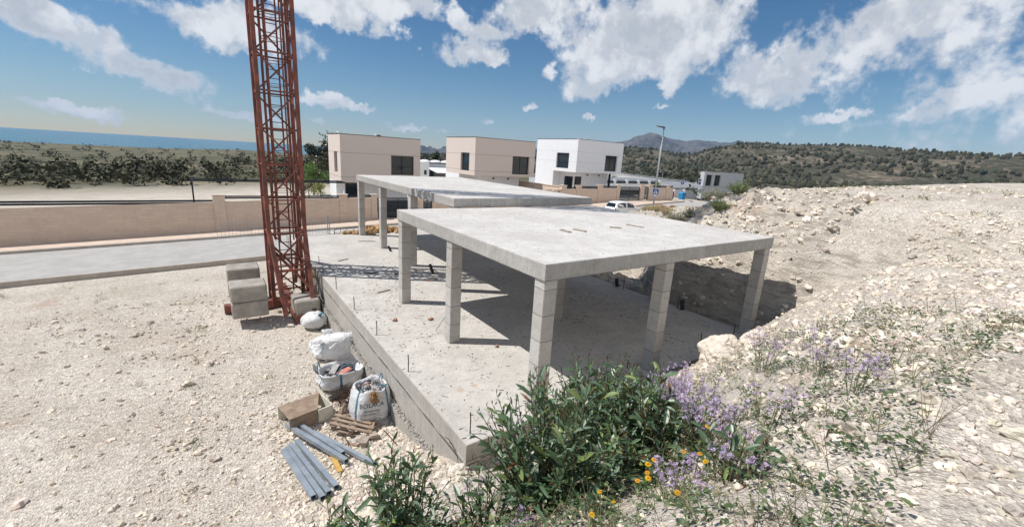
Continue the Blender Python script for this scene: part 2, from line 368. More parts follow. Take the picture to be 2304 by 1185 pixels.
M['signwhite'] = plain('sign_white', (0.80, 0.80, 0.80), None, 5, 0.5, amount=.2)
M['signblack'] = plain('sign_black', (0.015, 0.015, 0.018), None, 5, 0.5)
M['bluebin'] = plain('blue_plastic', (0.02, 0.26, 0.55), (0.018, 0.21, 0.46), 5, 0.4)
M['galv'] = plain('pole_grey', (0.36, 0.38, 0.40), (0.31, 0.33, 0.35), 4, 0.5, metal=.2)
M['lampgrey'] = plain('lamp_head_dark', (0.06, 0.065, 0.075), None, 4, 0.5)
M['roofgrey'] = plain('grey_roofing', (0.26, 0.27, 0.29), (0.21, 0.22, 0.24), .6, 0.8)
M['whiteline'] = plain('white_render_joint', (0.66, 0.67, 0.70), None, 6, 0.9)
M['bark'] = plain('bark', (0.13, 0.095, 0.07), (0.08, 0.06, 0.045), 14, 0.95, bump=.02)
M['stem'] = plain('green_brown_stem', (0.13, 0.10, 0.055), (0.08, 0.085, 0.035), 12, 0.8)
M['twig'] = plain('dry_grey_twig', (0.40, 0.355, 0.30), (0.29, 0.255, 0.21), 6, 0.95)
M['strap'] = plain('blue_strap', (0.08, 0.22, 0.33), (0.06, 0.17, 0.26), 20, 0.7)
M['ink'] = plain('navy_print', (0.035, 0.05, 0.085), (0.05, 0.07, 0.11), 30, 0.8)
M['palm'] = plain('straw', (0.42, 0.26, 0.12), (0.30, 0.17, 0.08), 15, 0.9)
M['greyrag'] = plain('grey_rag', (0.45, 0.44, 0.43), (0.32, 0.31, 0.31), 9, 0.95, bump=.01)
M['darkstuff'] = plain('dark_waste', (0.05, 0.05, 0.055), (0.03, 0.03, 0.03), 9, 0.8)
M['pinkrag'] = plain('salmon_foam', (0.55, 0.24, 0.19), (0.45, 0.19, 0.15), 9, 0.9)

def glass_mat(name, col):
    m, n = new_mat(name)
    finish(n, (*col, 1), 0.04, spec=0.6)
    return m
M['glass'] = glass_mat('window_glass', (0.018, 0.026, 0.034))
M['carglass'] = glass_mat('car_glass', (0.012, 0.02, 0.022))

def bag_mat():
    m, n = new_mat('woven_polypropylene')
    pos = n('ShaderNodeNewGeometry').outputs['Position']
    f = n.ramp(n.noise(pos, 3.0, 5, .6), .3, .7)
    c = n.mix(f, (0.72, 0.73, 0.74), (0.58, 0.58, 0.58))
    dirt = n.ramp(n.noise(pos, 5.5, 6, .7), .55, .8)
    c = n.mix(n.math('MULTIPLY', dirt, .55), c, (0.46, 0.41, 0.35))
    h = n.math('ADD', n.math('MULTIPLY', n.noise(pos, 9.0, 6, .65, 1.2), 1.0), n.math('MULTIPLY', n.noise(pos, 90.0, 2, .6), .12))
    b = finish(n, c, 0.55, h, 0.06, 0.75, spec=.35)
    return m
M['bag'] = bag_mat()

def leaf_mat(name, trans=0.14, rough=0.36):
    m, n = new_mat(name)
    pos = n('ShaderNodeNewGeometry').outputs['Position']
    c = n('ShaderNodeAttribute', attribute_name='Col').outputs[0]
    c = n.mix(0.5, c, n.mix(n.noise(pos, 30.0, 3), (0.55, 0.55, 0.55), (1.45, 1.45, 1.45)), 'MULTIPLY')
    b = n('ShaderNodeBsdfPrincipled', {'Base Color': c, 'Roughness': rough, 'Specular IOR Level': 0.5})
    t = n('ShaderNodeBsdfTranslucent', {'Color': n.mix(1.0, c, (1.1, 1.25, 0.5), 'MULTIPLY')})
    mx = n('ShaderNodeMixShader', {0: trans, 1: b.outputs[0], 2: t.outputs[0]})
    n('ShaderNodeOutputMaterial', {'Surface': mx.outputs[0]})
    return m
M['leaf'] = leaf_mat('leaf')
M['petal'] = leaf_mat('petal', 0.35, 0.7)

def ground_mat():
    m, n = new_mat('limestone_ground')
    geo = n('ShaderNodeNewGeometry'); pos = geo.outputs['Position']; xyz = n('ShaderNodeSeparateXYZ', {0: pos})
    big = n.ramp(n.noise(pos, 0.45, 6, .65), .32, .68)
    c = n.mix(big, (0.64, 0.59, 0.535), (0.53, 0.48, 0.42))
    vo = n('ShaderNodeTexVoronoi', {'Vector': pos, 'Scale': 20.0})
    cell = n('ShaderNodeSeparateXYZ', {0: vo.outputs['Color']}).outputs[0]
    c = n.mix(0.75, c, n.mix(cell, (0.62, 0.60, 0.58), (1.25, 1.24, 1.2)), 'MULTIPLY')
    vo2 = n('ShaderNodeTexVoronoi', {'Vector': pos, 'Scale': 55.0})
    c = n.mix(0.5, c, n.mix(n('ShaderNodeSeparateXYZ', {0: vo2.outputs['Color']}).outputs[1], (0.6, 0.58, 0.56), (1.3, 1.3, 1.28)), 'MULTIPLY')
    red = n.ramp(n.noise(pos, 0.30, 4, .6), .58, .72)
    c = n.mix(n.math('MULTIPLY', red, .45), c, (0.38, 0.22, 0.13))
    # bare rock on the steep cut faces
    steep = n.ramp(n('ShaderNodeSeparateXYZ', {0: geo.outputs['True Normal']}).outputs[2], 0.86, 0.62)
    rk = n.mix(n.ramp(n.noise(n.vmath('MULTIPLY', pos, (1, 1, 3.5)), 1.6, 7, .7, .6), .35, .68), (0.60, 0.545, 0.47), (0.25, 0.225, 0.19))
    c = n.mix(n.math('MULTIPLY', steep, .8), c, rk)
    # scrubland far from the site
    dist = n.vmath('LENGTH', n.vmath('MULTIPLY', pos, (1, 1, 0)), out=1)
    far = n.ramp(dist, 60.0, 110.0)
    sc = n.mix(n.ramp(n.noise(pos, 0.055, 6, .65), .38, .62), (0.17, 0.15, 0.095), (0.07, 0.075, 0.045))
    c = n.mix(far, c, sc)
    h = n.math('ADD', n.math('ADD', n.math('MULTIPLY', vo.outputs['Distance'], 0.8), n.math('MULTIPLY', vo2.outputs['Distance'], .4)), n.math('MULTIPLY', n.noise(pos, 6.0, 6, .7), .6))
    finish(n, c, 0.95, h, 0.045, 0.85, spec=.15)
    return m
M['ground'] = ground_mat()
M['stone'] = plain('limestone_chips', (0.67, 0.625, 0.57), (0.55, 0.50, 0.44), 9, 0.95, bump=.008, bscale=60, attr=True)

def hill_mat(name, soil, soil2, scrub, scrub2, scale, lo=.40, hi=.62, bump=None):
    m, n = new_mat(name)
    pos = n('ShaderNodeNewGeometry').outputs['Position']
    f = n.ramp(n.noise(pos, scale*0.25, 6, .6), .35, .65)
    s = n.mix(f, soil, soil2)
    g = n.mix(n.noise(pos, scale*3, 3, .6), scrub, scrub2)
    k = n.ramp(n.math('ADD', n.math('MULTIPLY', n.noise(pos, scale, 7, .72), .65), n.math('MULTIPLY', n.noise(pos, scale*0.15, 4, .6), .35)), lo, hi)
    finish(n, n.mix(k, s, g), 1.0, n.noise(pos, scale*1.5, 6, .7) if bump else None, bump or .1, 1.0, spec=0.05)
    return m
M['hill'] = hill_mat('scrub_hillside', (0.23, 0.185, 0.14), (0.30, 0.245, 0.19), (0.050, 0.052, 0.038), (0.085, 0.082, 0.060), 0.10, .33, .55, 3.0)
M['mountain'] = hill_mat('bare_mountain', (0.19, 0.165, 0.155), (0.14, 0.125, 0.12), (0.055, 0.06, 0.052), (0.08, 0.08, 0.07), 0.010, .38, .60, 60.0)
M['scrub'] = plain('scrub_foliage', (0.070, 0.073, 0.050), (0.040, 0.046, 0.032), 0.5, 1.0, attr=True)

def water_mat():
    m, n = new_mat('sea_water'); pos = n('ShaderNodeNewGeometry').outputs['Position']
    finish(n, n.mix(n.noise(pos, .002, 3), (0.03, 0.12, 0.17), (0.04, 0.15, 0.20)), .25, n.noise(pos, .15, 4), .3, .4)
    return m
M['sea'] = water_mat()

# ------------------------------------------------------------------ terrain
def zs(x): return interp(x, [-400, -60, -5, 38, 46, 54, 70, 120, 400], [-4.5, -3.4, -1.60, 0.22, 0.22, 0.0, -0.7, -2.0, -4])
FRONT_U = [-60, -30, -12, -7, -5.6, -4.6, -3.6, -2.0, -1.0, 0.0, 1.5, 3.3, 400]
FRONT_Z = [5.5, 4.6, 3.9, 3.35, 3.15, 2.85, 2.1, 0.72, 0.0, -0.5, -1.1, -1.55, -1.55]
def front(x, y):
    u = y - 0.17*(min(max(x, -1.5), 8.5)+1.5)
    return interp(u, FRONT_U, FRONT_Z)
def top_right(y): return interp(y, [-30, -10, 0, 3.5, 6, 10, 14, 18, 21.6], [4.8, 4.5, 4.25, 4.0, 2.95, 2.1, 1.2, 0.35, -0.6])
def land(x, y):
    if y > 21.6:
        z = zs(x) - (0.32 if y < 31.2 else -0.03)
        if y < 22.6: z = zs(x)-0.32
        d = max(y-46, x-58, 0.0)
        z += interp(d, [0, 30, 150, 400, 1500, 4000], [0, -1.6, -4.5, -8, -16, -20]) - (0 if d == 0 else 0)
    else:
        base = interp(y, [-8, 3.3, 14, 19, 21.6], [0, -1.55, -1.55, 0, 0]) if False else -1.55
        left = max(front(x, y), -1.55)
        t = interp(y, [12, 21.0], [0, 1])
        left = left*(1-t) + (zs(x)-0.25)*t
        z = left
        if x > 8.55:
            T = top_right(y)
            T = T + max(0, (zs(x)-zs(9))*interp(y, [8, 20], [0, 1]))
            xk = max(8.5, x-interp(y, [2.6, 4.4, 6.2, 11, 15], [0, .6, 2.0, 1.6, .5])*interp(x, [8.55, 9.2, 10.3, 13, 15], [0, .5, .95, 1, .2]))
            k = interp(xk, [8.55, 8.8, 9.2, 9.9, 11.2, 13, 16], [0, 0.05, 0.40, 0.68, 0.90, 0.98, 1.0])
            zb_ = interp(y, [3, 5], [-.45, -.12]); zr = zb_ + (T-zb_)*k + max(0, x-12.6)*0.03*interp(y, [-20, 10, 20], [1, .6, 0])
            z = max(zr, front(x, y)) if y < 3 else zr
            if x > 58: z -= interp(x-58, [0, 60, 300], [0, 2, 6])
        if -1.75 < x < 8.85 and y > -1.6 and y < 21:
            lim = -0.50 + max(0.0, -0.42-y)*2.6
            if x > -1.45 or y < -0.2: z = min(z, lim)
            if x > -1.53+0.02 and y > -0.05: z = -0.55 if y < 20.2 and x < 8.5 else z
        if x < -12: z += interp(x, [-400, -60, -12], [-6, -1.2, 0])*interp(y, [-10, 10], [0.2, 1])
    r = sqrt(x*x+y*y)
    if r > 900:
        az = atan2(x, y)
        seaward = interp(az, [-3.2, -2.0, -1.2, 0.22, 0.36, 3.2], [0, 0, 1, 1, 0, 0])
        z -= seaward*interp(r, [900, 1600], [0, 60])
    return z
def rough_amp(x, y):
    if y > 21.0 or abs(x) > 60: return 0.02
    if 8.7 < x < 14 and y > -1: return 0.42
    if y < -0.3: return 0.10
    return 0.06
def H(x, y):
    z = land(x, y)
    a = rough_amp(x, y)
    inside = -1.5 < x < 8.75 and -0.25 < y < 20.3
    if not inside and sqrt(x*x+y*y) < 80 and not (21.0 < y < 32):
        z += a*(fbm(x, y, 0, 0.9, 5)*0.9 + 0.35*abs(nz(x, y, 5, 2.6)) + 0.25*nz(x, y, 9, 6.0) + (.5*abs(nz(x, y, 11, 3.7))-.2 if a > .3 else 0))
    return z

def axis(fine0, fine1, fs, mid0, mid1, ms, lim):
    a = list(np.arange(fine0, fine1, fs))
    b = list(np.arange(fine1, mid1, ms)); c = list(np.arange(mid0, fine0, ms))
    out = c+a+b
    st = ms; v = out[-1]
    while v < lim: st *= 1.22; v += st; out.append(v)
    st = ms; v = out[0]
    while v > -lim: st *= 1.22; v -= st; out.insert(0, v)
    return out
gx = axis(-6.6, 13.6, 0.13, -24, 60, 0.6, 7500); gy = axis(-6.6, 8.0, 0.13, -10, 34, 0.45, 7500)
gb = MB(); nx = len(gx)
gb.v = [(x, y, H(x, y)) for y in gy for x in gx]
gb.f = [(j*nx+i, j*nx+i+1, (j+1)*nx+i+1, (j+1)*nx+i) for j in range(len(gy)-1) for i in range(nx-1)]
gb.m = [0]*len(gb.f); gb.c = [None]*len(gb.f)
kind(gb.build('ground', M['ground'], smooth=True), 'structure')

sb = MB(); sb.box(-10500, 10500, -500, 10500, -60, -26)
kind(sb.build('sea', M['sea']), 'structure')

# far relief: a polar height field per range, with its own distance and depth
def relief(name, az_el, r0, r1, r2, nr, naz, base, amp, scale, mat, sharp=1.0):
    az = [a for a, e in az_el]; el = [e for a, e in az_el]
    mb = MB(); A = np.linspace(az[0], az[-1], naz); R = [r0*(r2/r0)**(k/(nr-1)) for k in range(nr)]
    for r in R:
        for a in A:
            x = CAM[0]+r*sin(a); y = CAM[1]+r*cos(a)
            crest = CAM[2] + r1*interp(a, az, el)
            t = (r-r0)/(r1-r0) if r < r1 else 1-(r-r1)/(r2-r1)
            t = max(0, t); t = t*t*(3-2*t)
            t = t**sharp
            f = fbm(x, y, 3, scale, 6); ridge = 1-abs(noise.noise(Vector((x*scale*1.7, y*scale*1.7, 7.7))))*2+.5*(1-abs(noise.noise(Vector((x*scale*5, y*scale*5, 3.3))))*3)
            k = min(1.0, 4*t*(1.0-t)+0.10)
            z = base + (crest-base)*t + amp*k*(f*0.9+ridge*0.5-0.25)*min(1, t*3)
            mb.v.append((x, y, z))
    for j in range(nr-1):
        for i in range(naz-1): mb.f.append((j*naz+i, j*naz+i+1, (j+1)*naz+i+1, (j+1)*naz+i)); mb.m.append(0); mb.c.append(None)
    o = mb.build(name, mat, smooth=True); kind(o, 'structure')
    return mb
relief('mountain', [(.30, -.002), (.40, .0046), (.43, .0012), (.457, .0049), (.55, .004), (.66, .0169), (.752, .03), (.851, .0438), (.8747, .0514), (.8945, .056), (.9178, .0598), (.938, .0561), (.974, .0523), (1.0, .0543), (1.024, .0508), (1.107, .0474), (1.216, .0476), (1.312, .0437), (1.469, .0303), (1.7, .02), (1.95, .0)], 3600, 6400, 9500, 60, 420, -18, 140, 0.0016, M['mountain'], 0.9)
HILL = relief('hill', [(.36, -.02), (.4025, -.010), (.457, -.006), (.56, .0), (.6585, .0125), (.7524, .0242), (.8525, .0312), (.8769, .0328), (.9142, .0308), (.9421, .0262), (.9692, .0240), (.9956, .0240), (1.008, .0275), (1.0262, .0365), (1.1064, .0506), (1.2483, .0528), (1.4667, .0399), (1.7, .03), (2.0, .0)], 420, 1150, 2200, 70, 300, -10.5, 11, 0.006, M['hill'], 1.0)
# scrub and pines that cover the hillside: one mass
sc = MB(); Vh = HILL.v; V0, F0 = ICO[0]
idx = [i for i in range(len(Vh)) if i < 300*44]
for _ in range(12500):
    i = random.choice(idx); p = Vh[i]
    x = p[0]+random.uniform(-7, 7); y = p[1]+random.uniform(-7, 7)
    if noise.noise(Vector((x*.009, y*.009, 2)))+.5*noise.noise(Vector((x*.03, y*.03, 5))) < random.uniform(-.45, .25): continue
    s = random.choice((1.4, 1.8, 2.2, 3.0)); hgt = s*random.uniform(.9, 1.7)
    g = random.uniform(.6, 1.5); cc = (g*random.uniform(.9, 1.2), g, g*random.uniform(.8, 1.05))
    o = random.random()*50
    sc.add([(x+v[0]*s*(1+.5*nz(v[0], v[1], o, 1.7)), y+v[1]*s, p[2]+hgt*.45+v[2]*hgt*(1+.4*nz(v[0], v[2], o, 2.0))) for v in V0], F0, 0, cc)
for _ in range(2600):
    a = random.uniform(-.95, .30) if random.random() < .7 else random.uniform(.9, 1.9); rr = 95*(900/95)**random.random(); x = CAM[0]+rr*sin(a); y = CAM[1]+rr*cos(a)
    if a > .85 and 105 < rr < 430: continue
    if nz(x, y, 4, .012) < random.uniform(-.5, .3): continue
    s = random.choice((.8, 1.2, 1.6, 2.4)); z = land(x, y); g = random.uniform(.6, 1.4)
    for k in range(46 if rr < 380 else 16):
        d = Vector((random.gauss(0, 1), random.gauss(0, 1), random.gauss(0, 1))).normalized()*random.random()**.4; p = Vector((x+d.x*s*1.1, y+d.y*s*1.1, z+s*.7+d.z*s*.8)); q = Vector((random.gauss(0, 1), random.gauss(0, 1), random.gauss(0, .6))).normalized(); t = q.cross(Vector((random.gauss(0, 1), random.gauss(0, 1), 1))).normalized(); l = s*random.uniform(.3, .55)*(1 if rr < 380 else 1.5); gg = g*random.uniform(.7, 1.3)
        sc.add([p-q*l*.5, p+t*l*.35, p+q*l*.5, p-t*l*.35], [(0, 1, 2, 3)], 0, (gg*1.05, gg, gg*.9))
o = sc.build('hillside_scrub', M['scrub']); kind(o, 'stuff')
tag(o, 'dark green scrub and pines covering the far hillside', 'scrub')

# ------------------------------------------------------------------ the concrete frame
frame = thing('concrete_frame', 'bare concrete house frame of two roof slabs on square columns over a floor slab', 'concrete frame', (0, 0, 0))
FX0, FX1, FY0, FY1 = -1.53, 8.50, -0.11, 20.2

def slab(x0, x1, y0, y1, z0, z1, top, side, name, seg=0.35, jit=0.006):
    """a cast slab: softly uneven top, chipped arrises and slightly wavy formed sides"""
    mb = MB(); r = 0.018
    xs = list(np.linspace(x0+r, x1-r, max(2, int((x1-x0)/seg)))); ys = list(np.linspace(y0+r, y1-r, max(2, int((y1-y0)/seg))))
    n = len(xs); g = len(mb.v)
    mb.add([(x, y, z1+jit*fbm(x, y, 1, 1.3, 4)) for y in ys for x in xs], [(j*n+i, j*n+i+1, (j+1)*n+i+1, (j+1)*n+i) for j in range(len(ys)-1) for i in range(n-1)], 0)
    per = [(x, ys[0], 0, -1) for x in xs] + [(xs[-1], y, 1, 0) for y in ys[1:]] + [(x, ys[-1], 0, 1) for x in xs[::-1][1:]] + [(xs[0], y, -1, 0) for y in ys[::-1][1:-1]]
    rings = []
    for k, (o, z) in enumerate(((0.0, z1), (r, z1-0.010), (r+.002, z1-0.03), (r, z1-(z1-z0)*.5), (r+.001, z0+.012), (r-.012, z0))):
        ring = []
        for (x, y, ax, ay) in per:
            w_ = 0.004*fbm(x*2, y*2, z*3, 1.0, 3) if k else jit*fbm(x, y, 1, 1.3, 4)
            if k in (1, 2): w_ -= max(0, nz(x, y, k, 5.0)-.35)*0.03
            cx_ = x+ax*(o+w_*(k > 0)); cy_ = y+ay*(o+w_*(k > 0))
            if (x in (xs[0], xs[-1])) and (y in (ys[0], ys[-1])):
                sx = -1 if x == xs[0] else 1; sy = -1 if y == ys[0] else 1
                cx_ = x+sx*(o*.85); cy_ = y+sy*(o*.85)
            ring.append((cx_, cy_, z + (w_ if k == 0 else 0)))
        rings.append(ring)
    L = len(per); b = len(mb.v)
    for k in range(len(rings)-1):
        V = rings[k]+rings[k+1]
        mb.add(V, [(i, L+i, L+(i+1) % L, (i+1) % L) for i in range(L)], 1)
    mb.quad((x0, y0, z0), (x0, y1, z0), (x1, y1, z0), (x1, y0, z0), 1)
    return mb.build(name, [top, side], frame)
slab(FX0, FX1, FY0, FY1, -0.33, 0.0, M['slab'], M['found'], 'floor_slab', 0.4, 0.007)
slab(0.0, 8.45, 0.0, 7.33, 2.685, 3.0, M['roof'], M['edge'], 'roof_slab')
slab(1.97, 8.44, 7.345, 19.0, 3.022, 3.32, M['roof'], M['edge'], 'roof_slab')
# foundation wall under the floor slab: crack with its shade painted, formed wall, rough pebbly ledge, footing
def wall_strip(name, xo, z1, z0, seg, amp, wob=0.0):
    mb = MB(); ys = np.arange(FY0, FY1+.01, seg); V = []
    for z in np.linspace(z1, z0, 5):
        for y in ys: V.append((FX0-xo+amp*fbm(y, z, 4, 2.0, 4), y, z+(wob*fbm(y, 1, 2, 1.4, 4) if z == z1 else 0)))
    n = len(ys)
    mb.add(V, [(j*n+i, (j+1)*n+i, (j+1)*n+i+1, j*n+i+1) for j in range(4) for i in range(n-1)])
    mb.quad((FX0-xo, FY0, z1), (FX0+.3, FY0, z1), (FX0+.3, FY0, z0), (FX0-xo, FY0, z0))
    mb.add([(FX0-xo, y, z1+wob*fbm(y, 1, 2, 1.4, 4)) for y in ys]+[(FX0+.3, y, z1+wob*fbm(y, 1, 2, 1.4, 4)) for y in ys], [(i, i+1, n+i+1, n+i) for i in range(n-1)])
    return mb
fb2 = wall_strip('wall', 0.006, -0.336, -0.98, .25, .005)
fb2.box(FX0+.075, FX1-.03, FY0+.05, FY1-.03, -0.50, -0.334)
fb2.box(FX0+.28, FX1-.25, FY0+.008, FY1-.1, -0.9, -0.502)
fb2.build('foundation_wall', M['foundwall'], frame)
wall_strip('footing', 0.11, -1.06, -1.9, .25, .012).build('footing', M['found'], frame)
lg = MB()
for k in range(1500):
    y = random.uniform(FY0, 13.5); t = random.random()
    lg.rock((FX0-.012-.10*t, y, -1.0-.05*t+random.uniform(-.02, .02)), random.uniform(.008, .022), 0, rough=.4, col=(lambda g: (g, g*1.03, g*1.06))(random.uniform(.5, .85)))
lg.build('pebbly_ledge', M['stone'], frame)

def column(x0, y0, w_, z0, z1, name='column'):
    mb = MB(); zz = []
    z = z0
    while z < z1-.02: zz += [z+.006, min(z+.494, z1)]; z += .5
    zz[0] = z0
    b = 0.012; rings = []
    for i, z in enumerate(zz):
        sh = 0.004*nz(x0*9, y0*7, (i//2)*3.3); sh2 = .004*nz(x0*5, y0*3, (i//2)*5.1)
        a0, a1, c0, c1 = x0+sh, x0+w_+sh, y0+sh2, y0+w_+sh2
        rings.append([(a0+b, c0, z), (a1-b, c0, z), (a1, c0+b, z), (a1, c1-b, z), (a1-b, c1, z), (a0+b, c1, z), (a0, c1-b, z), (a0, c0+b, z)])
    V = [p for r in rings for p in r]; F = [tuple(range(7, -1, -1)), tuple((len(rings)-1)*8+k for k in range(8))]
    for i in range(len(rings)-1):
        for k in range(8): F.append((i*8+k, i*8+(k+1) % 8, (i+1)*8+(k+1) % 8, (i+1)*8+k))
    mb.add(V, F); return mb.build(name, M['column'], frame)
for (x, y) in ((.03, .02), (.03, 3.63), (.03, 7.0), (3.55, .28-.26), (3.6, 3.62), (8.1, .02), (8.15, 3.30)): column(x, y, .30, 0, 2.685)
for (x, y) in ((2.0, 7.45), (2.0, 11.23), (2.0, 15.0), (2.0, 18.65), (8.1, 11.23), (8.1, 15.0), (8.1, 18.65)): column(x, y, .30, 0, 3.022)
for (x, y, h) in ((-1.24, 13.14, .30), (-1.39, 11.63, .36), (-1.44, 9.33, .44), (-1.43, 7.13, .41), (-1.42, 5.0, .40), (-1.43, 2.76, .41), (-1.32, .14, .42), (-.30, .19, .44), (8.35, 2.59, .47), (6.03, .29, .41), (3.19, .43, .22), (8.3, 5.0, .4), (7.6, .2, .4)):
    MB().tube([(x, y, -.02), (x+.004, y, h*.6), (x-.003, y+.004, h)], .0115, 6).build('starter_bar', M['rebar'], frame)
for p, q in (((0.06, 4.55, 0.0), (.045, 3.95, .62)), ):
    tag(MB().tube([p, ((p[0]+q[0])/2+.02, (p[1]+q[1])/2, .33), q], .006, 5).build('wire', M['rebar']), 'thin dark wire leaning against the second column from the front corner', 'wire')
tag(MB().tube([(-1.60, .55, -.22), (-1.585, .42, -.20), (-1.575, .28, -.26), (-1.57, .12, -.36), (-1.60, -.03, -.56), (-1.66, -.12, -.72)], .007, 5).build('bent_wire', M['rebar']), 'bent reinforcing wire drooping over the front left slab corner', 'wire')

# mortar patches on the floor
def flat_patch(name, cx, cy, rx, ry, z, h, mat, label, cat, seed):
    mb = MB(); n = 40; m = 6; V = [(cx, cy, z+h)]
    for k in range(1, m+1):
        t = k/m
        for i in range(n):
            a = 2*pi*i/n; rr = 1+.35*nz(cos(a)*1.5+seed, sin(a)*1.5, seed)
            V.append((cx+rx*t*rr*cos(a), cy+ry*t*rr*sin(a), z+h*(1-t**3)+.004*nz(cx+t*3*cos(a), cy+t*3*sin(a), 1, 3) if k < m else z-.004))
    F = [(0, 1+i, 1+(i+1) % n) for i in range(n)]
    for k in range(m-1):
        for i in range(n): F.append((1+k*n+i, 1+(k+1)*n+i, 1+(k+1)*n+(i+1) % n, 1+k*n+(i+1) % n))
    return tag(mb.add(V, F).build(name, mat, smooth=True), label, cat)
flat_patch('mortar_patch', -.15, 15.9, .95, 1.5, .004, .012, M['patch'], 'large pale mortar patch on the floor slab beyond the lattice shadow', 'mortar', 3)
flat_patch('mortar_patch', .12, 4.02, .22, .30, .004, .02, M['patch'], 'small pale mortar patch at the foot of the middle column', 'mortar', 8)
flat_patch('mortar_patch', .55, 5.0, .6, .5, .003, .008, M['patch'], 'thin mortar smear in the sunlit strip behind the middle column', 'mortar', 12)

# ------------------------------------------------------------------ litter on the slabs
def plank(p, q, wd, th, label, mat='greywood', name='plank', cat='plank', group=None):
    p = Vector(p); q = Vector(q); d = (q-p).normalized(); a = Vector((-d.y, d.x, 0))*wd/2
    mb = MB(); V = []
    for t in np.linspace(0, 1, 5):
        c = p.lerp(q, t); e = .003*random.uniform(-1, 1)
        V += [c-a, c+a, c+a+Vector((0, 0, th+e)), c-a+Vector((0, 0, th+e))]
    F = [(3, 2, 1, 0), (16, 17, 18, 19)]
    for k in range(4):
        for j in range(4): F.append((k*4+j, k*4+(j+1) % 4, (k+1)*4+(j+1) % 4, (k+1)*4+j))
    return tag(mb.add(V, F).build(name, M[mat]), label, cat, group)
RZ = 3.004
plank((2.78, 2.78, RZ), (2.73, 2.38, RZ), .11, .025, 'leftmost of the four grey boards on the front roof slab')
plank((3.18, 2.73, RZ), (3.26, 2.36, RZ), .10, .028, 'short grey board second from the left on the front roof slab')
plank((4.52, 2.68, RZ), (4.77, 2.47, RZ), .055, .03, 'narrow dark-sided board third from the left on the front roof slab')
plank((5.53, 2.94, RZ), (5.60, 2.37, RZ), .06, .028, 'longest and rightmost thin board on the front roof slab')
FZ = .006
plank((-.47, 13.17, FZ), (0.0, 13.46, FZ), .07, .03, 'grey batten on the floor slab just beyond the lattice shadow')
plank((-.33, 8.36, FZ), (.16, 8.52, FZ), .06, .035, 'weathered batten on the floor between slab edge and rear left column')
plank((1.45, 17.05, FZ), (2.25, 16.75, FZ), .05, .025, 'thin long batten far back beside the rear slab columns')
plank((-.02, 10.93, FZ), (.42, 10.78, FZ), .06, .03, 'dark scrap batten lying in the lattice shadow', 'darkstuff')
plank((1.0, 10.35, FZ), (1.6, 10.2, FZ), .07, .03, 'second dark scrap in the lattice shadow nearer the columns', 'darkstuff')
plank((1.75, 9.0, FZ), (2.05, 8.95, FZ), .06, .025, 'reddish wood scrap behind the front slab column', 'brick', 'wood_scrap', 'scrap')
plank((1.95, 11.15-.6, FZ), (2.2, 10.3, FZ), .05, .02, 'small brown wood scrap under the rear slab edge', 'wood', 'wood_scrap', 'scrap')
def hollow_brick(x, y, rz, label):
    mb = MB(); c, s_ = cos(rz), sin(rz)
    L, B, Hh = .075, .085, .06
    def P(u, v, z): return (x+c*u-s_*v, y+s_*u+c*v, z)
    for (u0, u1, v0, v1, z0, z1) in ((-L, L, -B/2, B/2, 0, .018), (-L, L, -B/2, -B/2+.018, .018, Hh), (-L, L, B/2-.018, B/2, .018, Hh), (-L, L, -.008, .008, .018, Hh-.018), (-L, L, -B/2+.018, B/2-.018, Hh-.018, Hh)):
        V = [P(u, v, FZ+z) for z in (z0, z1) for (u, v) in ((u0, v0), (u1, v0), (u1, v1), (u0, v1))]
        mb.add(V, ((3, 2, 1, 0), (4, 5, 6, 7), (0, 1, 5, 4), (1, 2, 6, 5), (2, 3, 7, 6), (3, 0, 4, 7)))
    tag(mb.build('hollow_brick', M['brick']), label, 'brick')
hollow_brick(-.67, 5.72, .9, 'small terracotta brick piece near the left slab edge')
hollow_brick(.27, 5.33, .4, 'larger terracotta brick piece just left of the middle column')
def pipe(p, q, r, label):
    p = Vector(p); q = Vector(q); d = (q-p)
    mb = MB(); mb.tube([p, p+d*.5, q], r, 14, cap=False); mb.tube([q, p+d*.5, p+d*.02], r*.86, 14, cap=True); 
    return tag(mb.build('pipe_stub', M['blackplastic'], smooth=True, auto=40), label, 'pipe')
pipe((2.22, 14.25, 0.0), (2.12, 14.32, .26), .055, 'short black pipe stub beside the middle rear column')
pipe((2.42, 9.85, 0.0), (2.36, 10.05, .36), .06, 'black pipe standing in the lattice shadow behind the front column')
pipe((8.30, 5.32, 0.0), (8.36, 5.45, .30), .07, 'black pipe stub at the shaded right slab edge, farther one')
pipe((8.35, 2.40, 0.0), (8.42, 2.5, .32), .07, 'black pipe stub at the shaded right slab edge, nearer one')
pipe((5.92, .26, .06), (6.22, .16, .06), .075, 'black pipe lying on the front right slab edge')
mb = MB(); mb.rock((1.02, 2.9, .03), .05, 1, rough=.3); tag(mb.build('brick_chip', M['wood']), 'small brown chip beside the shadow of the middle column', 'chip')
tag(MB().tube([(1.85, 9.0, .02), (1.9, 9.12, .05), (2.1, 9.15, .03), (2.25, 9.05, .02), (2.1, 8.93, .04)], .01, 5).build('rope_scrap', M['palm']), 'tan rope scrap on the floor right of the rear left column', 'rope')
crumbs = MB()
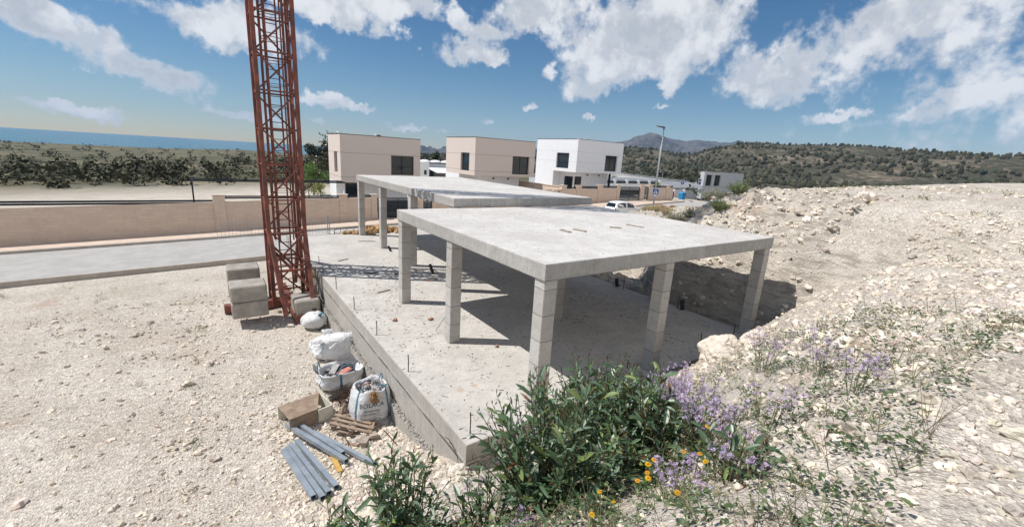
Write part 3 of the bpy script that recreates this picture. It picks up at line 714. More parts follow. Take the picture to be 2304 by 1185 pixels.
for _ in range(6500):
    if random.random() < .93: x, y, z = random.uniform(FX0+.05, 7.8), random.uniform(FY0+.05, 13)**1.0, .004
    else: x, y, z = random.uniform(.1, 8.2), random.uniform(.1, 7.2), 3.004
    if z < 1 and nz(x, y, 3, .8) < random.uniform(-.6, .5): continue
    if z < 1 and random.random() < .3:
        a = random.random()*6.28; L = random.uniform(.03, .10)
        crumbs.beam((x, y, z+.004), (x+L*cos(a), y+L*sin(a), z+.005), random.uniform(.006, .014), .008)
        g = random.choice(((.35, .28, .2), (.25, .22, .2), (.7, .66, .6)))
        for k in range(6): crumbs.c[-1-k] = g
    else:
        g = random.uniform(.25, 1.1); crumbs.rock((x, y, z), random.uniform(.005, .013), 0, col=(g, g*.96, g*.9))
o = crumbs.build('concrete_crumbs', M['stone']); kind(o, 'stuff'); tag(o, 'loose crumbs, chips and splinters littering the slabs', 'debris')

# ------------------------------------------------------------------ loose stones on the earth
st = MB(); cnt = 0
def chip_col():
    g = random.uniform(.72, 1.35); return (g*random.uniform(.98, 1.05), g*random.uniform(.95, 1.0), g*random.uniform(.86, .98))
zones = [(-4.2, -1.66, -.6, 5, 2600, .018, .06), (-6.2, -1.66, .2, 7, 3600, .012, .045), (-6.2, -1.66, 7, 16, 700, .02, .06), (-6.5, 3.4, -4.9, .3, 3600, .008, .034), (1.5, 9, -3.2, -.4, 1300, .012, .05), (8.7, 13.3, -1, 9, 1900, .015, .10), (9, 20, 9, 21, 500, .03, .1), (10, 28, -9, 9, 1500, .02, .08), (1.5, 12, -7, -2.5, 4200, .012, .06), (-2, 5, -7, -4, 2600, .010, .045), (-14, -5, -2, 16, 1800, .02, .07)]
for (x0, x1, y0, y1, N_, a, b) in zones:
    for _ in range(N_):
        x, y = random.uniform(x0, x1), random.uniform(y0, y1)
        if -1.62 < x < 8.55 and -.15 < y < 20.3: continue
        r = a+(b-a)*random.random()**2.6
        if random.random() < .012: r = b*random.uniform(1.2, 2.2)
        st.rock((x, y, H(x, y)+r*.15), r, 1 if r > .035 else 0, flat=.7, rough=.45, col=chip_col())
o = st.build('gravel', M['stone']); kind(o, 'stuff'); tag(o, 'pale limestone gravel and broken stones over the earth', 'gravel')
def boulder(x, y, r, flat, label):
    mb = MB(); V, F = ICO[3]; o_ = random.random()*90; z0 = H(x, y)+r*.15*flat
    out = []
    for v in V:
        k = 1+.34*noise.fractal(Vector((v[0]*1.2+o_, v[1]*1.2, v[2]*1.2)), 1, 2, 5)+.22*abs(nz(v[0]+o_, v[1], v[2], 2.3))
        out.append((x+v[0]*r*k, y+v[1]*r*k*.85, z0+v[2]*r*k*flat))
    mb.add(out, F, 0, (1.05, 1.02, .98)); tag(mb.build('boulder', M['stone'], smooth=False), label, 'boulder')
boulder(4.35, -1.05, .42, .8, 'big cream rock at the right beyond the purple flowers')
boulder(3.75, -1.45, .30, .7, 'cream rock left of the big one, behind purple flowers')
boulder(4.9, -.95, .34, .7, 'cream rock on the mound edge beside the shaded slab face')
boulder(4.15, -1.85, .27, .8, 'cream rock low on the mound among purple flower stems')
boulder(-1.75, -.25, .17, .6, 'pale flat rock at the foot of the front left slab corner')
boulder(-2.02, 2.75, .14, .7, 'pale rock at the foundation wall in front of the printed bag')
boulder(-1.9, 2.35, .11, .7, 'pale rock nearest the footing end below the printed bag')
boulder(-1.35, -2.75, .16, .5, 'flat pale stone among the yellow flowers')

# ------------------------------------------------------------------ big bags
def text_mesh(body, size):
    cu = bpy.data.curves.new('lettering', 'FONT'); cu.body = body; cu.size = size; cu.align_x = 'CENTER'; cu.resolution_u = 2
    ob = bpy.data.objects.new('lettering', cu); COL.objects.link(ob)
    bpy.context.view_layer.update()
    me = bpy.data.meshes.new_from_object(ob.evaluated_get(bpy.context.evaluated_depsgraph_get()))
    V = [tuple(v.co) for v in me.vertices]; F = [tuple(p.vertices) for p in me.polygons]
    bpy.data.objects.remove(ob); bpy.data.meshes.remove(me)
    return V, F
def bag_surface(cx, cy, cz, rx, ry, h, seed, lean=(0, 0), sq=2.6, crease=.06, rim=.86):
    def P(a, t, off=0.0):
        ca, sa = cos(a), sin(a)
        k = (abs(ca)**sq+abs(sa)**sq)**(-1/sq)
        prof = interp(t, [0, .04, .15, .45, .8, 1.0], [.80, .93, 1.03, 1.08, 1.0, rim])
        f = 1+crease*nz(ca*1.6+seed, sa*1.6, t*2.2+seed)+crease*.55*abs(nz(ca*4+seed, sa*4, t*3))-crease*.5*abs(nz(ca*7+seed, sa*7, t*1.3))*(t**2)
        R = k*prof*f
        hh = h*(1+.10*nz(ca*1.1+seed, sa*1.1, 9.2)*t)
        return Vector((cx+lean[0]*t+ca*(rx*R+off), cy+lean[1]*t+sa*(ry*R+off), cz+hh*t))
    return P
def bag_body(P, fill, n=72, m=26, inner=True, fillcol=None):
    mb = MB(); V = []
    for j in range(m+1):
        for i in range(n): V.append(P(2*pi*i/n, j/m))
    F = [(j*n+i, j*n+(i+1) % n, (j+1)*n+(i+1) % n, (j+1)*n+i) for j in range(m) for i in range(n)]
    F.append(tuple(range(n-1, -1, -1)))
    top = [V[m*n+i] for i in range(n)]; c = sum(top, Vector())/n
    # turned-in rim that falls to the fill level
    b = len(V)
    for k, (s_, dz) in enumerate(((.93, .004), (.86, -.06), (.80, -fill))):
        for i in range(n): p = c+(top[i]-c)*s_; V.append((p.x, p.y, top[i].z+dz))
    for k in range(3):
        a0 = m*n if k == 0 else b+(k-1)*n; a1 = b+k*n
        F += [(a0+i, a0+(i+1) % n, a1+(i+1) % n, a1+i) for i in range(n)]
    V.append((c.x, c.y, c.z-fill+.05)); F += [(b+2*n+i, b+2*n+(i+1) % n, len(V)-1) for i in range(n)]
    return mb.add(V, F), c
def strap(P, a, t0, t1, w_, off=.008):
    mb = MB(); V = []; k = 16
    for i in range(k+1):
        t = t0+(t1-t0)*i/k
        V += [P(a-w_, t, off), P(a+w_, t, off)]
    return mb.add(V, [(2*i, 2*i+1, 2*i+3, 2*i+2) for i in range(k)])
def letter_on(P, V, F, a0, t0, R, h, off=.007, turn=False):
    out = []
    for (u, v, _) in V:
        if turn: u, v = -v, u
        out.append(P(a0+u/R, t0+v/h, off))
    return MB().add(out, F)
GZ = lambda x, y: H(x, y)

# the printed bag in front
bx, by = -2.03, 3.72
zb = -1.50
b3 = thing('bulk_bag', 'full white bulk bag with navy print and blue straps, beside the broken pallet', 'bulk bag', (bx, by, zb), 'white bulk bags along the foundation wall')
P3 = bag_surface(bx, by, zb-.02, .43, .43, .86, 3.1, (.05, .03), crease=.07)
body, c3 = bag_body(P3, .16); body.build('sack', M['bag'], b3, smooth=True)
face = atan2(CAM[1]-by, CAM[0]-bx)+.30
for k, (txt, sz, t0) in enumerate((('BOLACA', .145, .60), ('M2 DRENAJE', .062, .47), ('ESCOMBROS', .058, .385))):
    V, F = text_mesh(txt, sz)
    letter_on(P3, V, F, face-.22, t0, .46, .86).build('print', M['ink'], b3)
for t0, t1, w0 in ((.30, .20, .5), (.24, .16, .46), (.20, .10, .5)):
    mb = MB(); V = []
    for i in range(25): a = face-.22-w0+2*w0*i/24; t = t0-.04*sin(i*.26); V += [P3(a, t, .007), P3(a, t+.007, .007)]
    mb.add(V, [(2*i, 2*i+2, 2*i+3, 2*i+1) for i in range(24)]); mb.build('print', M['ink'], b3)
for a in (face+.62, face-1.02, face+2.2, face+3.6): strap(P3, a, .02, 1.0, .045).build('strap', M['strap'], b3)
for a in (face+.62, face-1.02, face+2.0):
    p = P3(a, 1.0, .0); q = p+Vector((.09*cos(a+1.3), .09*sin(a+1.3), .10)); e = p+Vector((-.13*cos(a), -.13*sin(a), .02))
    MB().tube([p, (p+q)/2+Vector((0, 0, .06)), q, e], .014, 5).build('lifting_loop', M['strap'], b3)
waste = MB()
for _ in range(70):
    a = random.random()*6.28; r = .30*sqrt(random.random())
    p = c3+Vector((r*cos(a), r*sin(a), random.uniform(-.12, .0))); g = random.choice((0, 0, 0, 0, 1, 2, 3, 3))
    if g == 0: waste.rock(p, random.uniform(.03, .07), 0, 0)
    elif g == 1: waste.beam(p, p+Vector((random.uniform(-.18, .18), random.uniform(-.18, .18), random.uniform(-.02, .10))), .03, .015, mi=1)
    elif g == 2: waste.tube([p, p+Vector((random.uniform(-.15, .15), random.uniform(-.15, .15), .06))], .012, 5, 2)
    else: waste.rock(p, random.uniform(.03, .08), 1, 3, .5)
waste.build('waste_fill', [M['greyrag'], M['brick'], M['strap'], M['darkstuff']], b3)
straw = MB()
for _ in range(120):
    t = random.random(); base = P3(face-.15+random.uniform(-.25, .25)*(1-t*.4), 1.0-.25*t, .02)
    d = Vector((random.uniform(-.10, .10), random.uniform(-.10, .10), random.uniform(-.09, .03)))
    straw.beam(base, base+d, .012, .004)
straw.build('straw_binding', M['palm'], b3)

# the open bag behind it
bx2, by2 = -2.22, 5.70
b2 = thing('bulk_bag', 'slumped open bulk bag with teal straps and salmon scrap inside, middle of the three', 'bulk bag', (bx2, by2, -1.5), 'white bulk bags along the foundation wall')
P2 = bag_surface(bx2, by2, -1.55, .54, .42, .52, 11.7, (-.04, -.10), crease=.16, rim=1.02)
body, c2 = bag_body(P2, .20); body.build('sack', M['bag'], b2, smooth=True)
for a in (-.5, -1.7, -2.7, .9, 2.2): strap(P2, a, .04, 1.0, .045).build('strap', M['strap'], b2)
flap = MB(); V = []
for j in range(9):
    for i in range(15):
        a = .1+1.5*i/14; p = P2(a, 1.0); t = j/8
        V.append(p+Vector((-.16*t*cos(a)+.03*nz(i*.3, j*.3, 4), -.16*t*sin(a), .30*t*(1-.35*abs(i-7)/7)+.03*nz(i*.4, j*.4, 2))))
flap.add(V, [(j*15+i, j*15+i+1, (j+1)*15+i+1, (j+1)*15+i) for j in range(8) for i in range(14)]).build('flap', M['bag'], b2, smooth=True)
flap = MB(); V = []
for j in range(9):
    for i in range(11):
        a = 2.5+1.1*i/10; p = P2(a, 1.0); t = j/8
        V.append(p+Vector((.10*t*cos(a), .10*t*sin(a)+.03*nz(i*.3, j*.3, 4), .22*t*(1-.5*abs(i-5)/5)+.02*nz(i*.5, j*.5, 7))))
flap.add(V, [(j*11+i, j*11+i+1, (j+1)*11+i+1, (j+1)*11+i) for j in range(8) for i in range(10)]).build('flap', M['bag'], b2, smooth=True)
for (a0, a1) in ((-1.9, -.9), (2.4, 3.3)):
    p = P2(a0, 1.0); q = P2(a1, 1.0); m_ = (p+q)/2+Vector((0, 0, .24))
    MB().tube([p, p.lerp(m_, .6)+Vector((0, 0, .05)), m_, q.lerp(m_, .6)+Vector((0, 0, .05)), q], .016, 6).build('lifting_loop', M['strap'], b2)
fill = MB(); 
fill.beam((bx2-.10, by2-.22, -1.17), (bx2+.22, by2-.08, -1.10), .20, .05, mi=0); fill.beam((bx2-.16, by2-.02, -1.16), (bx2+.18, by2+.04, -1.06), .13, .06, mi=1)
fill.beam((bx2-.25, by2-.12, -1.14), (bx2-.05, by2+.14, -1.02), .16, .02, mi=2)
for _ in range(24): fill.rock((bx2+random.uniform(-.36, .36), by2+random.uniform(-.27, .2), -1.2+random.uniform(-.02, .05)), random.uniform(.03, .08), 0, random.choice((1, 2, 2)), .6)
fill.build('scrap_fill', [M['pinkrag'], M['darkstuff'], M['greyrag']], b2)

# the big filled bag lying against the wall
bx1, by1 = -2.02, 7.42
b1 = thing('bulk_bag', 'plump closed white bulk bag lying against the foundation wall, farthest of the three', 'bulk bag', (bx1, by1, -1.5), 'white bulk bags along the foundation wall')
V, F = ico(5); out = []; mb = MB()
for v in V:
    v = Vector(v)
    k = 1+.10*nz(v.x*1.5, v.y*1.5, v.z*1.5+4)+.10*(abs(nz(v.x*2.6, v.y*2.6, v.z*2.6+1))-.25)+.05*(abs(nz(v.x*6, v.y*5, v.z*6))-.2)+.022*nz(v.x*13, v.y*11, v.z*13)
    e = (abs(v.x)**3.4+abs(v.y)**3.4+abs(v.z)**3.4)**(-1/3.4)
    p = v*e*k; sl = .10*p.x-.06*p.y
    out.append((bx1+.62*p.x*(1-.10*p.z)*cos(.18)-.46*p.y*sin(.18), by1-.62*p.x*sin(.18)+.46*p.y*(1-.10*p.z), max(-1.57, -1.19+p.z*(.36+sl))))
mb.add(out, F).build('sack', M['bag'], b1, smooth=True)
for k, (ex_, ey_) in enumerate(((-.50, -.28), (-.10, .32), (.42, -.30))):
    p = Vector((bx1+ex_, by1+ey_, -.87+.03*k)); fl_ = MB(); V = []
    for j in range(7):
        for i in range(7): V.append(p+Vector((.05*(i-3)+.03*nz(i*.5, j*.5, k), .035*(j-3)*(1 if k != 1 else -1), .10*sin(j*.55)*(1-.25*abs(i-3)/3)+.05*nz(i*.6, j*.6, k+3))))
    fl_.add(V, [(j*7+i, j*7+i+1, (j+1)*7+i+1, (j+1)*7+i) for j in range(6) for i in range(6)]).build('flap', M['bag'], b1, smooth=True)
    MB().tube([p+Vector((-.16, -.05, -.02)), p+Vector((-.06, .02, .05)), p+Vector((.05, -.03, .06)), p+Vector((.14, -.12, -.04)), p+Vector((.10, -.22, -.14))], .014, 6).build('strap', M['strap'], b1)
V, F = text_mesh('BOLACA', .17)
pr = [Vector((bx1+.30+.02*u, by1-.485-.01*abs(v), -1.18)) for (u, v, _) in V]
pr = []
for (u, v, _) in V:      # the print runs down the near end of the bag
    x = bx1+.42+v*1.0; z = -1.16-u*.75; pr.append((x, by1-.49-.05*cos((x-bx1)*2.5)+.10*abs(z+1.15), z))
MB().add(pr, F).build('print', M['ink'], b1)
# small bag farthest back
b0 = thing('rubble_sack', 'small tied white sack at the left edge, behind the bulk bags', 'sack', (-2.02, 10.0, -1.5))
mb = MB(); V, F = ICO[3]
mb.add([(-2.08+.42*v[0]*(1+.2*nz(v[0]*2, v[1]*2, v[2]*2)), 10.0+.40*v[1]*(1+.2*nz(v[0]*2, v[1]*2, 3)), max(-1.56, -1.26+.30*v[2]*(1+.25*nz(v[0]*3, v[1]*3, v[2]*2)))) for v in V], F).build('sack', M['bag'], b0, smooth=True)
MB().tube([(-1.95, 9.75, -1.02), (-1.86, 9.70, -.92), (-1.78, 9.66, -.96), (-1.7, 9.6, -1.1)], [.07, .03, .025, .015], 7).build('tied_neck', M['strap'], b0, smooth=True)

# ------------------------------------------------------------------ pallet, box, tubes and offcuts on the stones
pal = thing('broken_pallet', 'broken brown wooden pallet tilted in front of the printed bag', 'pallet', (-2.37, 3.45, -1.5))
ax = Vector((.66, -.76, 0)).normalized(); ay = Vector((-.35, -.58, .02)).normalized()
o0 = Vector((-2.66, 4.02, -1.42))
def pl(u, v, z): return o0+ax*u+ay*v+Vector((0, 0, z))
for k, v in enumerate((.02, .17, .33, .50)): MB().beam(pl(-.05, v, .10), pl(1.02-.1*(k == 1), v+.03, .085+.01*k), .075, .02).build('deck_board', M['wood'], pal)
for u in (.04, .50, .93): MB().beam(pl(u, -.05, .04), pl(u+.02, .58, .035), .10, .08).build('block_row', M['wood'], pal)
for v in (.0, .52): MB().beam(pl(0, v, -.03), pl(1.0, v, -.035), .09, .02).build('bottom_board', M['wood'], pal)
MB().beam(pl(.10, .05, .12), pl(.16, .0, .32), .10, .05).build('loose_block', M['wood'], pal)
wire = MB()
for _ in range(90):
    a = random.random()*6.28; c = Vector((-2.42+random.gauss(0, .10), 4.45+random.gauss(0, .22), H(-2.4, 4.4)+random.uniform(.02, .42)))
    d = Vector((cos(a)*.12, sin(a)*.12, random.uniform(-.25, .12))); wire.tube([c-d, c+Vector((random.uniform(-.05, .05), random.uniform(-.05, .05), .05)), c+d], .006, 4)
tag(wire.build('rusty_wire_bundle', M['rust']), 'tangle of rusty wire left of the printed bag', 'wire')
bxo = thing('formwork_box', 'pale wooden formwork box lying at the left edge of the photo', 'box', (-3.25, 4.35, -1.5))
ex = Vector((.97, .22, 0)).normalized(); ey = Vector((-.22, .97, 0)).normalized(); q0 = Vector((-3.12, 4.0, -1.47))
def bp(u, v, z): return q0+ex*u+ey*v+Vector((0, 0, z))
def panel(mb, a, b, c, d, th, mi=0):
    n_ = (b-a).cross(d-a).normalized()*th; V = [a, b, c, d, a+n_, b+n_, c+n_, d+n_]
    mb.add(V, ((3, 2, 1, 0), (4, 5, 6, 7), (0, 1, 5, 4), (1, 2, 6, 5), (2, 3, 7, 6), (3, 0, 4, 7)), mi)
mb = MB(); panel(mb, bp(0, 0, 0), bp(.34, 0, 0), bp(.34, 0, .34), bp(0, 0, .34), .025); mb.build('front_panel', M['palewood'], bxo)
mb = MB(); panel(mb, bp(-.62, .02, 0), bp(-.62, .02, .33), bp(-.02, .02, .33), bp(-.02, .02, 0), .02); mb.build('side_panel', M['wood'], bxo)
mb = MB(); panel(mb, bp(.33, .03, 0), bp(.33, .72, 0), bp(.33, .72, .33), bp(.33, .03, .33), .02); panel(mb, bp(-.62, .72, 0), bp(.33, .72, 0), bp(.33, .72, .33), bp(-.62, .72, .33), .02); mb.build('rear_panel', M['palewood'], bxo)
mb = MB(); panel(mb, bp(-.62, .02, .335), bp(.0, .02, .335), bp(.33, .70, .335), bp(-.62, .70, .335), .018); mb.build('top_panel', M['wood'], bxo)
for u in (.03, .31):
    for z in (.04, .30): MB().lathe([(.008, -.003), (.008, .004)], bp(u, -.028, z), 'y', 8).build('screw', M['rust'], bxo)

def steel_tube(p, q, w_, label):
    p = Vector(p); q = Vector(q); d = (q-p).normalized(); a = d.cross(Vector((0, 0, 1))).normalized()*w_/2; b = a.cross(d).normalized()*w_/2
    mb = MB()
    V = []
    for (c, s_) in ((p, 1), (q, 1), (q-d*.002, .86), (q-d*.35, .86)):
        V += [c-a*s_-b*s_, c+a*s_-b*s_, c+a*s_+b*s_, c-a*s_+b*s_]
    F = [(3, 2, 1, 0), (12, 13, 14, 15)]
    for k in range(3): F += [(k*4+j, k*4+(j+1) % 4, (k+1)*4+(j+1) % 4, (k+1)*4+j) for j in range(4)]
    F = [f for f in F]
    tag(mb.add(V, F).build('steel_tube', [M['steel']]), label, 'steel tube', 'square steel tubes on the stones')
def gz(x, y, d): return H(x, y)+d
steel_tube((-3.66, 4.4, -1.42), (-3.0, 2.22, -1.15), .085, 'upper pair of steel tubes: the one lying on the farther side, open end facing us')
steel_tube((-3.76, 4.15, -1.40), (-3.02, 1.88, -1.08), .085, 'upper pair of steel tubes: the one lying on the nearer side, notched end')
steel_tube((-3.30, 3.7, -1.47), (-2.60, 1.45, -1.02), .075, 'single pale tube running out from under the upper pair to the shrub')
steel_tube((-3.68, 3.3, -1.30), (-3.40, .99, -.83), .09, 'rightmost tube of the lower fan of steel tubes')
steel_tube((-3.80, 3.2, -1.28), (-3.55, .85, -.77), .085, 'middle tube of the lower fan of steel tubes')
steel_tube((-3.90, 3.05, -1.22), (-3.67, .70, -.69), .085, 'nearer long tube of the lower fan, end beside the flowers')
steel_tube((-3.98, 2.9, -1.15), (-3.79, .80, -.70), .085, 'leftmost tube of the lower fan at the photo edge')
plank((-3.16, 2.55, H(-3.16, 2.55)+.03), (-3.20, 1.62, H(-3.2, 1.62)+.04), .09, .05, 'yellow painted board among the steel tubes', 'yellow', 'board', 'board')
plank((-2.21, 2.98, gz(-2.21, 2.98, .02)), (-2.27, 2.55, gz(-2.27, 2.55, .08)), .17, .07, 'short thick grey timber offcut, right one of two below the pallet', 'greywood', 'timber_offcut', 'timber')
plank((-2.33, 2.86, gz(-2.33, 2.86, .02)), (-2.57, 2.42, gz(-2.57, 2.42, .07)), .16, .06, 'short thick timber offcut, left one of two below the pallet', 'greywood', 'timber_offcut', 'timber')
plank((-2.78, 2.9, gz(-2.78, 2.9, .02)), (-2.62, 2.55, gz(-2.62, 2.55, .03)), .08, .03, 'small brown wood offcut left of the timber pair', 'wood', 'wood_scrap', 'scrap')
for k, (p, q, lab) in enumerate((((-2.75, 3.15), (-2.9, 2.1), 'rusty bar lying across the ends of the upper steel tubes'), ((-3.3, 2.9), (-3.12, 1.95), 'rusty bar beside the yellow board'), ((-2.05, 3.3), (-2.0, 2.0), 'long rusty bar running from the pallet down to the shrub'))):
    tag(MB().tube([(p[0], p[1], gz(*p, .10)), ((p[0]+q[0])/2+.03, (p[1]+q[1])/2, gz((p[0]+q[0])/2, (p[1]+q[1])/2, .10)), (q[0], q[1], gz(*q, .05))], .011, 6).build('rusty_bar', M['rust']), lab, 'steel bar')
def rag(x, y, rx, ry, rz, mat, label, name='rag'):
    mb = MB(); V, F = ICO[3]; o_ = random.random()*40
    z0 = H(x, y)
    mb.add([(x+rx*v[0]*(1+.5*nz(v[0]*2+o_, v[1]*2, v[2]*2)), y+ry*v[1]*(1+.5*nz(v[0]*2, v[1]*2+o_, 1)), z0+max(-.02, rz*(v[2]+.3)*(1+.9*nz(v[0]*3+o_, v[1]*3, 2)))) for v in V], F)
    tag(mb.build(name, M[mat], smooth=True), label, name)
rag(-1.85, 3.28, .16, .10, .12, 'greyrag', 'crumpled grey rag at the base of the printed bag')
rag(-2.52, 2.92, .14, .08, .06, 'bag', 'scrap of pale plastic sheet left of the timber offcuts', 'plastic_sheet')
rag(-2.45, 4.95, .22, .2, .10, 'darkstuff', 'dark blue cloth crumpled between the printed and the open bag', 'cloth')
rag(-1.72, 3.35, .12, .09, .10, 'greyrag', 'second grey rag against the foundation wall by the printed bag')

# ------------------------------------------------------------------ crane mast whose shadow crosses the slabs
MX, MY, MW = -2.47, 12.76, 1.2
cr = thing('crane_mast', 'tall red lattice tower crane mast beside the foundation wall', 'crane', (MX, MY, -1.5))
leg = {}
for sx in (-1, 1):
    for sy in (-1, 1):
        MB().beam((MX+sx*MW/2, MY+sy*MW/2, -1.3), (MX+sx*MW/2, MY+sy*MW/2, 30), .13, .13, up=(0, 1, 0)).build('leg', M['crane'], cr)
lat = MB(); z = -1.0; k = 0
C4 = [(-1, -1), (1, -1), (1, 1), (-1, 1)]
while z < 29:
    for i in range(4):
        a = C4[i]; b = C4[(i+1) % 4]
        pa = (MX+a[0]*MW/2, MY+a[1]*MW/2); pb = (MX+b[0]*MW/2, MY+b[1]*MW/2)
        lat.beam((*pa, z), (*pb, z), .055, .055)
        lat.beam((*(pa if k % 2 else pb), z), (*(pb if k % 2 else pa), z+1.25), .055, .055)
    z += 1.25; k += 1
lat.build('lattice', M['crane'], cr)
lad = MB()
for s_ in (-.2, .2): lad.beam((MX+s_, MY+.25, -1), (MX+s_, MY+.25, 29), .05, .05, up=(0, 1, 0))
for z in np.arange(-.8, 29, .3): lad.beam((MX-.2, MY+.25, z), (MX+.2, MY+.25, z), .025, .025)
for z in np.arange(1.5, 29, .75):
    for t in range(8): lad.beam((MX+.38*cos(t*pi/4), MY-.1+.38*sin(t*pi/4), z), (MX+.38*cos((t+1)*pi/4), MY-.1+.38*sin((t+1)*pi/4), z), .05, .012)
for t in (-.3, .3, .9, 2.2, 2.8, 3.4): lad.beam((MX+.38*cos(-t), MY-.1+.38*sin(-t), 1.2), (MX+.38*cos(-t), MY-.1+.38*sin(-t), 29), .05, .012, up=(0, 1, 0))
lad.build('ladder', M['crane'], cr)
bs = MB()
bs.beam((MX, MY-2.2, -1.36), (MX, MY+2.2, -1.36), .28, .30); bs.beam((MX-2.2, MY, -1.36), (MX+.85, MY, -1.36), .28, .30)
for s_ in (-1, 1):
    bs.beam((MX+.6, MY+s_*.6, 1.6), (MX+.52, MY+s_*2.1, -1.2), .14, .14); bs.beam((MX-.6, MY+s_*.6, 1.6), (MX-.4, MY+s_*2.1, -1.2), .14, .14)
    bs.beam((MX+.58, MY+s_*1.3, .25), (MX-.5, MY+s_*1.3, .25), .08, .08); bs.beam((MX+.56, MY+s_*1.7, -.45), (MX-.5, MY+s_*.9, .9), .07, .07)
bs.build('base_frame', M['crane'], cr)
for sx, sy in ((-1.45, -1.25), (-1.45, 1.25)):
    for j in range(2): MB().box(MX+sx-.55, MX+sx+.55, MY+sy-.5, MY+sy+.5, -1.2+.58*j, -.64+.58*j, bev=.04).build('ballast_block', M['ballast'], cr)
for sx, sy in ((.32, -1.55),):
    MB().box(MX+sx-.42, MX+sx+.42, MY+sy-.55, MY+sy+.5, -1.5, -.72, bev=.05).build('ballast_block', M['ballast'], cr)
tag(MB().beam((-1.76, 10.55, -1.45), (-1.70, 12.05, .12), .10, .06).build('leaning_plank', M['wood']), 'brown plank leaning on the crane base at the left photo edge', 'plank')

# ------------------------------------------------------------------ edge of the plot: mesh fence, barrier, rubble
mf = thing('mesh_fence', 'thin grey wire mesh fence panel at the far left slab edge', 'fence', (-1.5, 19.6, 0))
g = MB()
for x in np.arange(-4.6, .56, .16): g.tube([(x, 19.6, 0.02), (x, 19.6, .98)], .006, 4, cap=False)
for z in np.arange(.06, 1.0, .16): g.tube([(-4.6, 19.6, z), (.56, 19.6, z)], .006, 4, cap=False)
g.build('mesh', M['galv'], mf)
for x in (-2.0, .50, .60): MB().tube([(x, 19.58, -.02), (x-.02, 19.58, 1.02)], .022, 8).build('post', M['galv'], mf)
br = MB()
br.tube([(.82, 19.45, 0), (.80, 19.45, .16), (.86, 19.46, .24), (1.05, 19.48, .27), (2.3, 19.6, .30)], .022, 7)
for x in (1.15, 1.5, 1.9): br.tube([(x, 19.5, .28), (x, 19.5, .02)], .012, 5)
br.tube([(.82, 19.45, .05), (2.3, 19.6, .06)], .014, 6)
tag(br.build('low_barrier', M['rust']), 'low rusty tubular barrier at the far end of the floor slab', 'barrier')
hp = MB()
for _ in range(150):
    t = random.random(); x = 2.45+2.1*t+random.gauss(0, .1); y = 19.45+random.gauss(0, .28)
    e = (1-abs(t-.42)*1.5); hp.rock((x, y, max(.03, .32*e*random.random()+.02)), random.uniform(.06, .17), 1, flat=.8, rough=.5)
tag(hp.build('rubble_heap', M['sandrock']), 'heap of ochre rubble behind the farthest rear columns', 'rubble')
hp = MB()
for _ in range(30): hp.rock((1.75+random.gauss(0, .22), 19.2+random.gauss(0, .12), .04+random.random()*.08), random.uniform(.05, .11), 1, rough=.5)
tag(hp.build('sand_pile', M['sandrock']), 'small sandy pile at the foot of the farthest left column', 'sand')

# ------------------------------------------------------------------ street
def strip(name, xs, ya, yb, zf, mat, edge=None):
    mb = MB(); V = []
    for x in xs: V += [(x, ya(x), zf(x)), (x, yb(x), zf(x))]
    mb.add(V, [(2*i, 2*i+2, 2*i+3, 2*i+1) for i in range(len(xs)-1)])
    if edge:
        n = len(xs); V = [(x, ya(x), zf(x)) for x in xs]+[(x, ya(x), zf(x)-edge) for x in xs]
        mb.add(V, [(n+i, n+i+1, i+1, i) for i in range(n-1)])
    return kind(mb.build(name, mat), 'structure')
XS = list(np.arange(-60, 60, 1.5))
YK = lambda x: interp(x, [-60, 1.4, 34.5, 41, 46, 50, 54, 60], [29.6, 28.7, 26.7, 28.0, 29.0, 30.4, 32.5, 35.5])
YK2 = lambda x: YK(x)+.16
strip('road', XS, lambda x: 21.9, lambda x: YK(x)+.05, lambda x: zs(x)-.15, M['asphalt'])
strip('kerb', XS, YK, YK2, lambda x: zs(x)-.005, M['kerb'], .25)
strip('pavement', XS, YK2, lambda x: 31.05 if x < 49 else 38, lambda x: zs(x), M['paving'])
strip('kerb', XS, lambda x: 21.72, lambda x: 21.9, lambda x: zs(x)-.012, M['kerb'], .3)

# ------------------------------------------------------------------ houses
def wall_holes(mb, o, U, V, w_, h, holes, N, depth, mi=0, rmi=None):
    o = Vector(o); U = Vector(U); V = Vector(V); N = Vector(N)
    us = sorted({0, w_, *[a for h_ in holes for a in h_[:2]]}); vs = sorted({0, h, *[a for h_ in holes for a in h_[2:4]]})
    P = lambda u, v, d=0: o+U*u+V*v+N*d
    for i in range(len(us)-1):
        for j in range(len(vs)-1):
            cu, cv = (us[i]+us[i+1])/2, (vs[j]+vs[j+1])/2
            if any(a < cu < b and c < cv < d for a, b, c, d in holes): continue
            mb.quad(P(us[i], vs[j]), P(us[i+1], vs[j]), P(us[i+1], vs[j+1]), P(us[i], vs[j+1]), mi)
    for a, b, c, d in holes:
        for (p, q) in (((a, c), (b, c)), ((b, c), (b, d)), ((b, d), (a, d)), ((a, d), (a, c))):
            mb.quad(P(*p), P(*q), P(*q, depth), P(*p, depth), mi if rmi is None else rmi)
